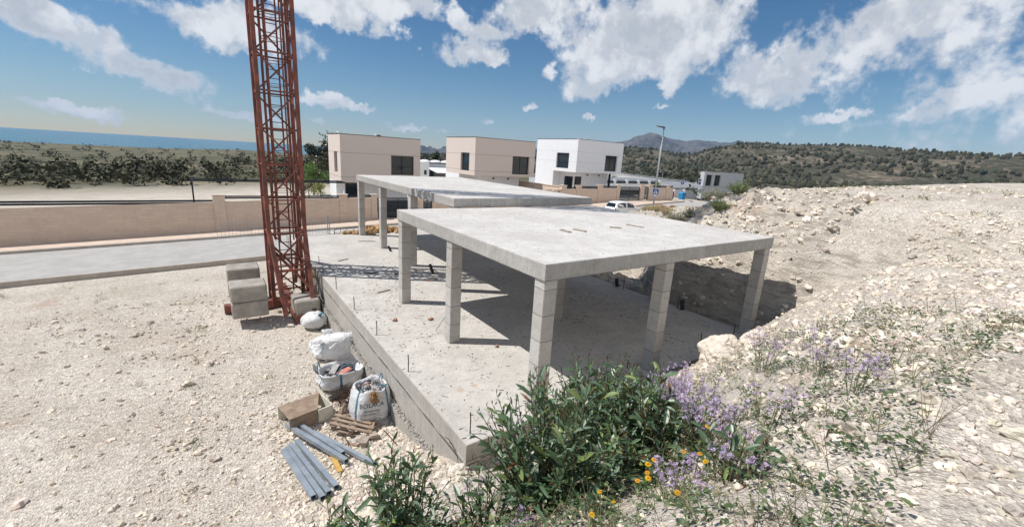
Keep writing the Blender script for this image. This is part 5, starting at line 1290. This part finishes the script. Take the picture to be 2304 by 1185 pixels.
for k in range(len(pts)-1):
    a, b = Vector((*pts[k], -2.5)), Vector((*pts[k+1], -2.5)); n_ = Vector((-(b-a).y, (b-a).x, 0)).normalized()*7.2
    for s_ in (-1, 1):
        rl.beam(a+n_*s_, b+n_*s_, .08, .34)
        for t in np.arange(0, 1, .07): p = (a+n_*s_).lerp(b+n_*s_, t); ps.beam(p+Vector((0, 0, -.75)), p, .12, .12)
rl.build('rail', M['galv'], gr); o = ps.build('posts', M['galv'], gr); o['kind'] = 'stuff'

# white house between the beige houses
wh = thing('white_bungalow', 'white bungalow with sloping white awning between the two beige houses', 'house', (24, 60, -1.6))
mb = MB(); wall_holes(mb, (22.4, 60, -1.8), (1, 0, 0), (0, 0, 1), 2.25, 4.95, [(1.35, 1.85, 2.95, 3.65)], (0, 1, 0), .2)
mb.quad((22.4, 60, 3.15), (24.65, 60, 3.15), (24.65, 68, 3.15), (22.4, 68, 3.15)); mb.quad((24.65, 60, -1.8), (24.65, 68, -1.8), (24.65, 68, 3.15), (24.65, 60, 3.15)); mb.quad((22.4, 60, -1.8), (22.4, 60, 3.15), (22.4, 68, 3.15), (22.4, 68, -1.8)); mb.build('wall', M['white'], wh)
window(wh, (22.4, 60, -1.8), (1, 0, 0), (0, 0, 1), (0, 1, 0), 1.35, 1.85, 2.95, 3.65, .2, 0)
MB().box(24.67, 31.5, 62.5, 68, -1.8, 2.85).build('rear_wall', M['whitegrey'], wh); MB().box(24.66, 31.6, 62.4, 68.1, 2.86, 2.98).build('parapet', M['darkline'], wh)
mb = MB(); mb.add([(24.9, 62.45, 2.25), (31.5, 62.45, 2.25), (31.5, 59.9, 1.45), (26.0, 59.9, 1.45), (24.9, 62.45, 2.32), (31.5, 62.45, 2.32), (31.5, 59.9, 1.52), (26.0, 59.9, 1.52)], ((3, 2, 1, 0), (4, 5, 6, 7), (0, 1, 5, 4), (1, 2, 6, 5), (2, 3, 7, 6), (3, 0, 4, 7))); mb.build('awning', M['white'], wh)
MB().box(24.7, 26.0, 61.2, 61.3, -1.8, 1.75).build('dark_screen', M['anthracite'], wh); MB().box(26.1, 31.4, 60.9, 61.0, -1.8, .9).build('bamboo_screen', M['palm'], wh)
for k in range(3):
    V, F = ICO[2]; MB().add([(25.6+2.0*k+1.05*v[0], 64.0+1.0*v[1], 2.98+max(0, .45*v[2])) for v in V], F).build('roof_dome', M['white'], wh, smooth=True)

# ------------------------------------------------------------------ plants
def leaf(mb, p, d, L, w_, col, droop=.25, fold=.3, roll=None):
    p = Vector(p); d = Vector(d).normalized(); up = Vector((0, 0, 1))
    s_ = d.cross(up)
    if s_.length < .05: s_ = Vector((1, 0, 0))
    s_.normalize()
    R = Matrix.Rotation(random.uniform(-1.0, 1.0) if roll is None else roll, 3, d); s_ = R @ s_; nn = s_.cross(d).normalized()
    V = [p]; sv = Vector((0, 0, -1))*droop*L
    for t, k in ((.28, .8), (.60, 1.0), (.85, .55)):
        c = p+d*L*t+sv*t*t; V += [c-s_*w_*k*.5+nn*w_*fold*k*.5, c, c+s_*w_*k*.5+nn*w_*fold*k*.5]
    V.append(p+d*L+sv)
    c2 = tuple(x*1.12 for x in col)
    b = len(mb.v); mb.v.extend(tuple(q) for q in V)
    for f, c in (((0, 2, 1), col), ((0, 3, 2), c2), ((1, 2, 5, 4), col), ((2, 3, 6, 5), c2), ((4, 5, 8, 7), col), ((5, 6, 9, 8), c2), ((7, 8, 10), col), ((8, 9, 10), c2)):
        mb.f.append(tuple(i+b for i in f)); mb.m.append(0); mb.c.append(c)
def rand_green():
    g = random.random()
    if g < .50: c = (.066, .112, .056)
    elif g < .72: c = (.135, .185, .125)
    elif g < .88: c = (.044, .080, .036)
    else: c = (.125, .165, .055)
    k = random.uniform(.85, 1.6); return tuple(x*k for x in c)
def shrub(label, x, y, n, rad, h, lean=(0, 0), L=(.12, .205), group='long-leaved shrubs on the bank', dens=1.0, spread=1.0):
    z = H(x, y); root = thing('long_leaved_shrub', label, 'shrub', (x, y, z), group)
    sm = MB(); lf = MB()
    for k in range(n):
        a = random.random()*6.28; r = rad*sqrt(random.random())*spread
        b = Vector((x+.30*r*cos(a), y+.30*r*sin(a), 0)); b.z = H(b.x, b.y)-.03
        hh = h*(1-.45*(r/rad)**2)*random.uniform(.62, 1.05)
        t = Vector((x+lean[0]*hh+r*cos(a), y+lean[1]*hh+r*sin(a), z+hh)); mid = b.lerp(t, .5)+Vector((random.uniform(-.05, .05), random.uniform(-.05, .05), .08*hh))
        pts = [b, b.lerp(mid, .55)+Vector((0, 0, .03)), mid, mid.lerp(t, .55)+Vector((random.uniform(-.03, .03), random.uniform(-.03, .03), .03)), t]
        sm.tube(pts, [.008, .007, .0055, .004, .002], 5)
        m_ = int(random.randint(14, 21)*dens*hh/.9); ph = random.random()*6.28
        for i in range(m_):
            u = .12+.88*i/m_; q = u*4; j = min(3, int(q)); pp = pts[j].lerp(pts[j+1], q-j); dd = (pts[j+1]-pts[j]).normalized()
            ph += 2.4; o_ = Vector((cos(ph), sin(ph), 0)); el = random.uniform(.35, 1.5) if u < .9 else random.uniform(1.0, 2.2)
            d = (o_+dd*el).normalized(); LL = random.uniform(*L)*(1.0 if u < .86 else .62)*(.55+.65*random.random())
            c = rand_green()
            if u > .90 and random.random() < .45: c = random.choice(((.13, .06, .03), (.14, .09, .035), (.10, .05, .03))); LL *= .7
            elif random.random() < .012: c = (.15, .08, .03); LL *= .8
            leaf(lf, pp, d, LL, LL*random.uniform(.17, .25), c, random.uniform(.02, .40))
        for i in range(random.randint(2, 5)):
            d = Vector((random.uniform(-.3, .3), random.uniform(-.3, .3), 1)); leaf(lf, t, d, random.uniform(.025, .06), .008, random.choice(((.14, .05, .03), (.12, .08, .03), (.09, .11, .04))), 0)
    sm.build('stems', M['stem'], root); lf.build('foliage', M['leaf'], root)
    return root
SH = [
 ('big dark green long-leaved shrub in the middle foreground, before the slab corner column', -2.42, -3.22, 118, .80, 1.18, (.0, .05), 1.0),
 ('tall long-leaved shrub reaching up in front of the shaded floor, right of the biggest', -1.40, -2.72, 116, .76, 1.40, (.0, .0), .95),
 ('dense long-leaved shrub at the right, between purple flowers and yellow flowers', -1.36, -3.36, 110, .68, .98, (.0, .05), 1.0),
 ('long-leaved shrub low at the bottom left, over the stones and steel tubes', -3.56, -2.42, 58, .60, 1.22, (0, .06), .9),
 ('small leafy sprig at the bottom left photo edge beside the tubes', -4.0, -2.35, 9, .26, .92, (-.05, .1), .8),
 ('long-leaved shrub low at the right photo edge by the pale stones', -1.95, -4.42, 16, .34, .42, (.0, .1), .9),
 ('low leafy shrub between the two larger foreground shrubs', -3.02, -3.05, 26, .42, .55, (.05, .0), .9)]
for (lab, x, y, n, rad, h, ln_, de) in SH: shrub(lab, x, y, n, rad, h, ln_, dens=de)

def flower4(mb, p, r, col, nrm):
    nrm = Vector(nrm).normalized(); a = nrm.cross(Vector((.3, .8, .1))).normalized(); b = nrm.cross(a); ph = random.random()*1.6
    for k in range(4):
        t = ph+k*pi/2; d = a*cos(t)+b*sin(t); s_ = a*-sin(t)+b*cos(t)
        mb.add([p, p+d*r*.7-s_*r*.42, p+d*r+nrm*r*.15, p+d*r*.7+s_*r*.42], [(0, 1, 2, 3)], 0, col)
def wildflower(label, x, y, h, n, spread=.22, lush=1.0):
    z = H(x, y); root = thing('purple_wildflower', label, 'wildflower', (x, y, z), 'purple wildflowers on the bank')
    sm = MB(); fl = MB()
    for k in range(n):
        a = random.random()*6.28; r = spread*sqrt(random.random())
        b = Vector((x+.3*r*cos(a), y+.3*r*sin(a), 0)); b.z = H(b.x, b.y)-.02
        hh = h*random.uniform(.6, 1.1); t = Vector((x+r*cos(a), y+r*sin(a), z+hh)); m_ = b.lerp(t, .5)+Vector((random.uniform(-.04, .04), random.uniform(-.04, .04), .03))
        sm.tube([b, m_, t], [.0035, .0028, .0015], 4, 0, (.17, .17, .09))
        for i in range(random.randint(3, 7)):
            u = random.uniform(.1, .85); pp = b.lerp(m_, u*2) if u < .5 else m_.lerp(t, u*2-1)
            ang = random.random()*6.28; leaf(sm, pp, (cos(ang), sin(ang), .5), random.uniform(.025, .06), random.uniform(.008, .018), random.choice(((.12, .15, .08), (.16, .18, .10), (.09, .12, .05))), .1)
        for i in range(int(random.randint(9, 16)*lush)):
            u = random.uniform(.72, 1.04); pp = m_.lerp(t, u*2-1)+Vector((random.gauss(0, .018), random.gauss(0, .018), random.gauss(0, .012)))
            g = random.uniform(.8, 1.25); flower4(fl, pp, random.uniform(.012, .019), random.choice(((.50*g, .39*g, .62*g), (.58*g, .48*g, .69*g), (.40*g, .29*g, .53*g))), (random.uniform(-.8, .8), random.uniform(-.8, .8), random.uniform(.2, 1)))
    sm.build('stems', M['leaf'], root); kind(fl.build('flowers', M['petal'], root), 'stuff')
WF = [
 (-1.62, -1.35, .55, 12, 'pale purple wildflower against the shaded slab face at its left end'), (-1.30, -1.42, .62, 14, 'purple wildflower in front of the slab corner, second from the left'), (-.95, -1.35, .62, 12, 'purple wildflower against the slab face beside the shrub'), (-2.35, -1.85, .42, 8, 'short purple wildflower on the stones below the slab corner'), (-1.95, -2.0, .40, 8, 'sparse purple wildflower among weeds left of the biggest shrub'),
 (.35, -2.2, .62, 14, 'dark purple wildflower highest beside the shaded trench'), (.70, -2.10, .62, 14, 'purple wildflower next to the highest one, before the pale mound'), (.35, -2.55, .62, 16, 'purple wildflower in front of the pale rock mound'), (.0, -2.80, .62, 18, 'leafy purple wildflower below the pale mound, between shrub and edge'), (-.45, -3.02, .60, 20, 'dense purple wildflower clump at the right edge above the shrub foot'), (-1.12, -3.72, .62, 18, 'purple wildflower mixed into the right flank of the shrubs'), (-1.28, -3.86, .60, 22, 'fullest purple wildflower clump at the right photo edge'), (-.70, -3.20, .62, 16, 'purple wildflower just right of the fullest clump'),
 (-1.0, -3.95, .38, 7, 'purple wildflower at the foot of the right-hand dense shrub'), (-1.0, -4.25, .38, 8, 'purple wildflower over the pale stones at the right'), (-2.0, -4.1, .24, 5, 'short purple wildflower beside the orange and yellow flowers'), (-2.35, -4.28, .26, 7, 'short purple wildflower on bare stones at the bottom centre'), (-1.95, -4.45, .28, 7, 'short purple wildflower at the bottom right among dry stalks'), (-1.55, -4.28, .30, 7, 'short purple wildflower nearest the right-hand low shrub'), (-3.15, -3.55, .26, 6, 'tiny purple wildflower at the bottom between the shrubs'), (1.1, -3.3, .55, 14, 'purple wildflower alone on the bare bank right of the clumps'), (.55, -4.1, .45, 12, 'purple wildflower on the bank farthest to the right'), (-.15, -4.55, .4, 12, 'purple wildflower at the bank top, right of the low shrub'), (-3.98, -1.5, .30, 6, 'pinkish purple wildflower by the ends of the steel tubes'), (-3.35, -2.0, .35, 7, 'purple wildflower behind the bottom left shrub')]
for (x, y, h, n, lab) in WF: wildflower(lab, x, y, h, n, .20 if n < 14 else .26)

def daisy(x, y, h, r, col, label):
    r *= .84
    z = H(x, y); root = thing('yellow_daisy', label, 'flower', (x, y, z), 'yellow and orange daisies on the bank')
    t = Vector((x+random.uniform(-.04, .04), y+random.uniform(-.04, .04), z+h)); sm = MB()
    sm.tube([(x, y, z-.02), (x+random.uniform(-.02, .02), y, z+h*.5), t], [.004, .003, .0025], 5, 0, (.11, .15, .05))
    for k in range(9):
        a = random.random()*6.28; leaf(sm, (x, y, z+h*random.uniform(.05, .8)), (cos(a), sin(a), .5), random.uniform(.04, .08), .015, (.10, .15, .05), .2)
    sm.build('stem', M['leaf'], root)
    nrm = Vector((random.uniform(-.5, .1), random.uniform(-.3, .4), 1)).normalized(); a_ = nrm.cross(Vector((1, 0, 0))).normalized(); b_ = nrm.cross(a_); pt = MB(); n_ = 16
    for k in range(n_):
        for lay in (0, 1):
            th = 2*pi*(k+.5*lay)/n_; d = a_*cos(th)+b_*sin(th); s_ = a_*-sin(th)+b_*cos(th); rr = r*(1 if lay == 0 else .8)*random.uniform(.9, 1.05)
            pt.add([t+d*r*.2, t+d*rr*.7-s_*r*.16+nrm*.003*lay, t+d*rr-nrm*.002, t+d*rr*.7+s_*r*.16+nrm*.003*lay], [(0, 1, 2, 3)], 0, tuple(c*random.uniform(.85, 1.1) for c in col))
    pt.build('petals', M['petal'], root)
    c_ = MB(); V, F = ICO[1]; c_.add([t+nrm*.004+Vector(v)*r*.26 for v in V], F, 0, (.62, .33, .02)); c_.build('flower_centre', M['petal'], root)
YE = (.80, .48, .01); OR = (.74, .37, .03)
for (x, y, h, r, c, lab) in ((-2.02, -3.86, .24, .034, YE, 'yellow daisy, left one of the brightest pair'), (-1.95, -3.86, .25, .034, YE, 'yellow daisy, right one of the brightest pair'), (-2.13, -3.92, .2, .026, OR, 'orange daisy left of the brightest pair'), (-2.22, -4.05, .15, .03, YE, 'yellow daisy with orange centre below the brightest pair'), (-2.28, -3.98, .16, .026, OR, 'orange daisy low left of the brightest pair'), (-1.72, -3.92, .24, .03, OR, 'orange daisy right of the brightest pair, upper'), (-1.72, -4.08, .20, .03, OR, 'orange daisy right of the brightest pair, lower'), (-1.6, -4.12, .2, .024, OR, 'small orange daisy among purple flowers'), (-1.45, -3.95, .36, .03, YE, 'yellow daisy on a tall stalk in front of the dark shrub'), (-2.62, -3.86, .25, .024, YE, 'yellow daisy inside the biggest shrub, upper'), (-2.60, -3.98, .18, .022, YE, 'yellow daisy inside the biggest shrub, lower'), (-2.82, -4.02, .16, .028, YE, 'yellow daisy at the bottom edge of the biggest shrub'), (-2.45, -4.36, .14, .026, OR, 'lone orange daisy on the bare stones at the bottom'), (-1.95, -4.28, .16, .026, YE, 'yellow daisy on the stones at the right of the bottom')): daisy(x, y, h, r, c, lab)

# weeds and dry stalks between the shrubs: ground cover nobody could count
wd = MB()
for _ in range(4200):
    x, y = random.uniform(-5.8, 3.4), random.uniform(-5.2, -.5)
    u = y-.17*(max(x, -1.5)+1.5)
    near = min(((x-s[1])**2+(y-s[2])**2)**.5/s[4] for s in SH)
    pr_ = .95 if near < 1.45 else (.30 if nz(x, y, 6, 1.2) > .05 else .05)
    if -2.9 < x < -.4 and y < -3.5: pr_ = max(pr_, .85)
    if -1 < x < 3.4 and -5.2 < y < -2.2: pr_ = max(pr_, .42)
    if x < -3 and y > -1.8: pr_ *= .25
    if -2.9 < x < -2.2 and -2.6 < y < -1.2: pr_ *= .45
    if random.random() > pr_: continue
    z = H(x, y); g = random.random()
    if g < .62:
        c0 = random.choice(((.075, .115, .045), (.10, .14, .06), (.13, .16, .085), (.06, .09, .04))); hh = random.uniform(.06, .22)
        for k in range(random.randint(6, 13)):
            a = random.random()*6.28; q = Vector((x+random.gauss(0, .04), y+random.gauss(0, .04), z+random.random()*hh))
            kk = random.uniform(.8, 1.25); leaf(wd, q, (cos(a), sin(a), random.uniform(.0, .9)), random.uniform(.025, .065), random.uniform(.012, .03), tuple(v*kk for v in c0), .2)
    elif g < .86:
        for k in range(random.randint(5, 11)):
            a = random.random()*6.28; leaf(wd, (x+random.gauss(0, .02), y+random.gauss(0, .02), z-.01), (cos(a)*.5, sin(a)*.5, 1), random.uniform(.10, .30), .007, random.choice(((.12, .15, .06), (.20, .20, .10), (.30, .25, .14))), .5)
    else:
        for k in range(random.randint(2, 5)):
            a = random.random()*6.28; t = Vector((x+.12*cos(a), y+.12*sin(a), z+random.uniform(.12, .35))); wd.tube([(x, y, z), t], [.0025, .0012], 4, 0, (.26, .21, .14))
            for j in range(4): leaf(wd, t, (random.uniform(-1, 1), random.uniform(-1, 1), .6), .03, .006, (.30, .25, .17), 0)
for _ in range(900):
    x, y = (random.uniform(8.9, 26), random.uniform(-9, 18)) if random.random() < .6 else (random.uniform(-22, -5), random.uniform(-4, 20))
    if 8.5 < x < 11 and y > 0: continue
    if nz(x, y, 2, .25) < random.uniform(-.3, .45): continue
    z = H(x, y); c0 = random.choice(((.26, .22, .13), (.18, .19, .09), (.12, .15, .06), (.32, .27, .17)))
    for k in range(random.randint(8, 16)):
        a = random.random()*6.28; leaf(wd, (x+random.gauss(0, .07), y+random.gauss(0, .07), z-.02), (cos(a)*.6, sin(a)*.6, 1), random.uniform(.12, .38), .014, c0, .4)
o = wd.build('weeds', M['leaf']); kind(o, 'stuff'); tag(o, 'mixed green weeds, grasses and dry stalks on the bank', 'weeds')

def dry_shrub(x, y, r, h, col, label, n=170):
    z = H(x, y); mb = MB()
    for k in range(n):
        a = random.random()*6.28; rr = r*sqrt(random.random()); t = Vector((x+rr*cos(a), y+rr*sin(a), z+h*(1-.5*(rr/r)**2)*random.uniform(.5, 1.1))); b = Vector((x+rr*.25*cos(a), y+rr*.25*sin(a), z-.05)); m_ = b.lerp(t, .55)+Vector((random.gauss(0, .04), random.gauss(0, .04), .05))
        c = tuple(v*random.uniform(.75, 1.25) for v in col); mb.tube([b, m_, t], [.010, .007, .003], 3, 0, c, cap=False)
        for j in range(7): leaf(mb, m_.lerp(t, random.random()), (random.uniform(-1, 1), random.uniform(-1, 1), random.uniform(.1, 1)), random.uniform(.04, .11), .014, tuple(v*random.uniform(.7, 1.3) for v in col), .1)
    tag(mb.build('dry_shrub', M['leaf']), label, 'dry shrub', 'dry shrubs on the right-hand cut bank')
GY = (.30, .29, .20); TN = (.42, .33, .20); GG = (.20, .24, .11)
for (x, y, r, h, c, lab) in ((11.6, 5.3, .55, .65, GY, 'grey dry shrub on the bank edge nearest the front slab'), (12.2, 5.9, .65, .75, GY, 'larger grey dry shrub behind the nearest one on the bank'), (11.3, 4.4, .5, .55, GY, 'grey dry shrub low on the bank face by the slab corner'), (13.0, 4.6, .6, .7, GY, 'grey dry shrub highest on the bank crest'), (13.8, 7.3, .5, .4, TN, 'tan dry grass tussock on the bank slope towards the street'), (14.8, 8.6, .55, .36, TN, 'second tan dry grass tussock further down the bank'), (16.5, 10.5, .6, .34, TN, 'tan dry tussock near the red earth'), (12.9, 3.6, .5, .5, GG, 'greenish bush on the bank at the right photo edge'), (11.0, 3.2, .4, .4, GG, 'small green bush on the bank face at the right photo edge'), (20.3, 12.3, .6, .35, TN, 'pale tan grass tuft on the bank end before the road'), (29.3, 20.3, .55, .6, TN, 'pale dry grass in front of the car wheel'), (34.2, 21.0, .5, .3, TN, 'thin dry grass beside the foot of the front street lamp')): dry_shrub(x, y, r, h, c, lab, 150 if c != TN else 120)
mb = MB()
for _ in range(26): mb.rock((31.2+random.gauss(0, .55), 20.2+random.gauss(0, .4), H(31.2, 20.2)+random.random()*.22), random.uniform(.10, .24), 1, rough=.5)
tag(mb.build('red_earth_heap', M['brick']), 'heap of reddish earth and stones below the front street lamp', 'earth heap')

def crown(mb, c, rx, ry, rz, n, ls, cols, lobes=7, seed=0):
    L_ = [(Vector((random.gauss(0, .42)*rx, random.gauss(0, .42)*ry, random.uniform(-.5, .75)*rz)), random.uniform(.35, .6)) for _ in range(lobes)]
    for k in range(n):
        o_, s_ = random.choice(L_); d = Vector((random.gauss(0, 1), random.gauss(0, 1), random.gauss(0, 1))).normalized()*random.random()**.45
        p = Vector(c)+o_+Vector((d.x*rx*s_, d.y*ry*s_, d.z*rz*s_)); q = Vector((random.gauss(0, 1), random.gauss(0, 1), random.gauss(0, .7))).normalized(); r_ = q.cross(Vector((random.gauss(0, 1), random.gauss(0, 1), 1))).normalized()
        l = ls*random.uniform(.6, 1.3); g = random.uniform(.7, 1.3); cc = tuple(v*g for v in random.choice(cols))
        mb.add([p-q*l*.5, p+r_*l*.28, p+q*l*.5, p-r_*l*.28], [(0, 1, 2, 3)], 0, cc)
def tree(name, label, x, y, z, h, cr_, cols, n=900, ls=.5, trunk=.16, group=None, flat=.8):
    root = thing(name, label, 'tree', (x, y, z), group)
    tb = MB(); tb.tube([(x, y, z-.3), (x+.1*cr_, y, z+h*.35), (x, y+.06*cr_, z+h*.75)], [trunk, trunk*.75, trunk*.35], 8)
    for k in range(6):
        a = random.random()*6.28; b = Vector((x, y, z+h*random.uniform(.3, .65))); tb.tube([b, b+Vector((cos(a)*cr_*.6, sin(a)*cr_*.6, h*.22))], [trunk*.4, trunk*.12], 5)
    tb.build('trunk', M['bark'], root)
    cb = MB(); crown(cb, (x, y, z+h*.66), cr_, cr_, h*.42*flat, n, ls, cols); cb.build('crown', M['leaf'], root)
PINE = [(.040, .052, .024), (.060, .072, .036), (.028, .040, .020)]
DRAB = [(.085, .085, .05), (.06, .065, .036), (.11, .10, .065)]
BRIGHT = [(.10, .19, .03), (.07, .14, .025), (.13, .20, .05)]
YEL = [(.30, .30, .04), (.20, .24, .04), (.16, .19, .04)]
for (x, y, h, c_, cols, lab) in ((17.5, 108, 8.6, 3.6, PINE, 'dark pine at the left photo edge, top against the sea'), (20.6, 106, 9.2, 4.2, PINE, 'tallest dark pine against the left house corner'), (19.2, 92, 6.2, 3.6, DRAB, 'drab olive tree in front of the dark pines at left'), (15.6, 88, 5.6, 3.4, DRAB, 'dull green tree low at the left photo edge'), (17.4, 76, 4.6, 2.8, DRAB, 'grey-green tree just above the bright bush')):
    tree('pine_tree', lab, x, y, land(x, y), h, c_, cols, 1500, .55, .2, 'trees beyond the left house', 1.0)
tree('bright_tree', 'bright green round tree above the pergola at the left photo edge', 6.3, 55, land(6.3, 55), 4.4, 1.7, BRIGHT, 1500, .22, .1)
tree('yellow_bush', 'yellow-green bush behind the pergola, beside the left house', 4.35, 41, land(4.35, 41), 2.6, .8, YEL, 700, .16, .05)
tree('flowering_bush', 'purple-red flowering bush at the left edge under the pergola', 2.9, 41, land(2.9, 41), 2.3, .8, [(.16, .05, .12), (.10, .06, .08), (.08, .10, .04)], 600, .16, .05)
tree('garden_bush', 'green and yellow garden bush left of the yellow one', 3.6, 43, land(3.6, 43), 2.4, .9, YEL+BRIGHT, 600, .16, .05)
for (x, y, h, c_, lab) in ((36.5, 100, 5.2, 2.2, 'dark pine left in the gap between the beige houses'), (40.5, 104, 6.2, 2.4, 'round pine second in the gap between the beige houses'), (44.5, 108, 6.0, 2.2, 'pine in the middle of the gap between the beige houses'), (48.5, 108, 6.5, 1.9, 'slim pine right of middle in the gap between the houses'), (50.5, 104, 6.4, 2.2, 'pine at the right of the gap, touching the middle house')):
    tree('pine_tree', lab, x, y, land(x, y), h, c_, PINE, 700, .5, .18, 'trees in the gap between the beige houses', 1.0)
tree('garden_shrub', 'bright green and yellow shrub behind the plain wall right of the lamps', 47.2, 32.6, .25, 2.5, .9, [(.16, .20, .03), (.24, .24, .04), (.10, .15, .03)], 700, .17, .05)
tree('garden_shrub', 'low green hedge plant behind the rails of the plain wall', 45.4, 32.4, .25, 2.1, .8, [(.09, .15, .04), (.06, .11, .03)], 500, .16, .05)
for k, (x, y, h, c_) in enumerate(((188, 128, 7, 6), (200, 138, 8, 7.5), (216, 150, 7, 7), (172, 112, 6, 5), (238, 182, 7, 8), (252, 205, 8, 9))):
    tree('roadside_tree', ['dark olive tree beyond the main road, second from the right', 'wide dark tree beyond the main road under the stone hut', 'olive tree left of the wide one beyond the main road', 'dark tree beside the grey building at the right edge', 'bushy tree beyond the road behind the two lamps', 'far bushy tree beyond the road left of the lamps'][k], x+14, y-2, -5, h, c_, DRAB+PINE, 700, 1.3, .3, 'trees beyond the main road')
hut = thing('stone_hut', 'small pale stone hut on the hillside above the main road', 'hut', (346, 214, -5))
MB().box(343.5, 348.5, 211, 216, -9, -.6).build('wall', M['cap'], hut); MB().box(345, 346.2, 210.9, 210.98, -5, -2).build('door', M['darkstuff'], hut)
mb = MB(); mb.add([(343, 210.5, -.59), (349, 210.5, -.59), (349, 216.5, -.59), (343, 216.5, -.59), (343, 213.5, .9), (349, 213.5, .9)], ((0, 1, 5, 4), (2, 3, 4, 5), (0, 4, 3), (1, 2, 5), (3, 2, 1, 0))); mb.build('roof', M['cap'], hut)

# ------------------------------------------------------------------ air
hz = MB(); hz.box(-10800, 10800, -10800, 10800, -62, 640); ho = hz.build('haze', []); kind(ho, 'stuff')
tag(ho, 'thin pale haze in the air over the whole landscape', 'haze')
hm = bpy.data.materials.new('haze'); hm.use_nodes = True; hm.node_tree.nodes.clear(); hn = NT(hm.node_tree)
vol = hn('ShaderNodeVolumePrincipled', {'Color': (.42, .66, 1.0, 1), 'Density': 6.0e-5, 'Anisotropy': 0.0})
hn('ShaderNodeOutputMaterial', {'Volume': vol.outputs[0]}); ho.data.materials.append(hm)
try: hm.cycles.homogeneous_volume = True
except Exception: pass
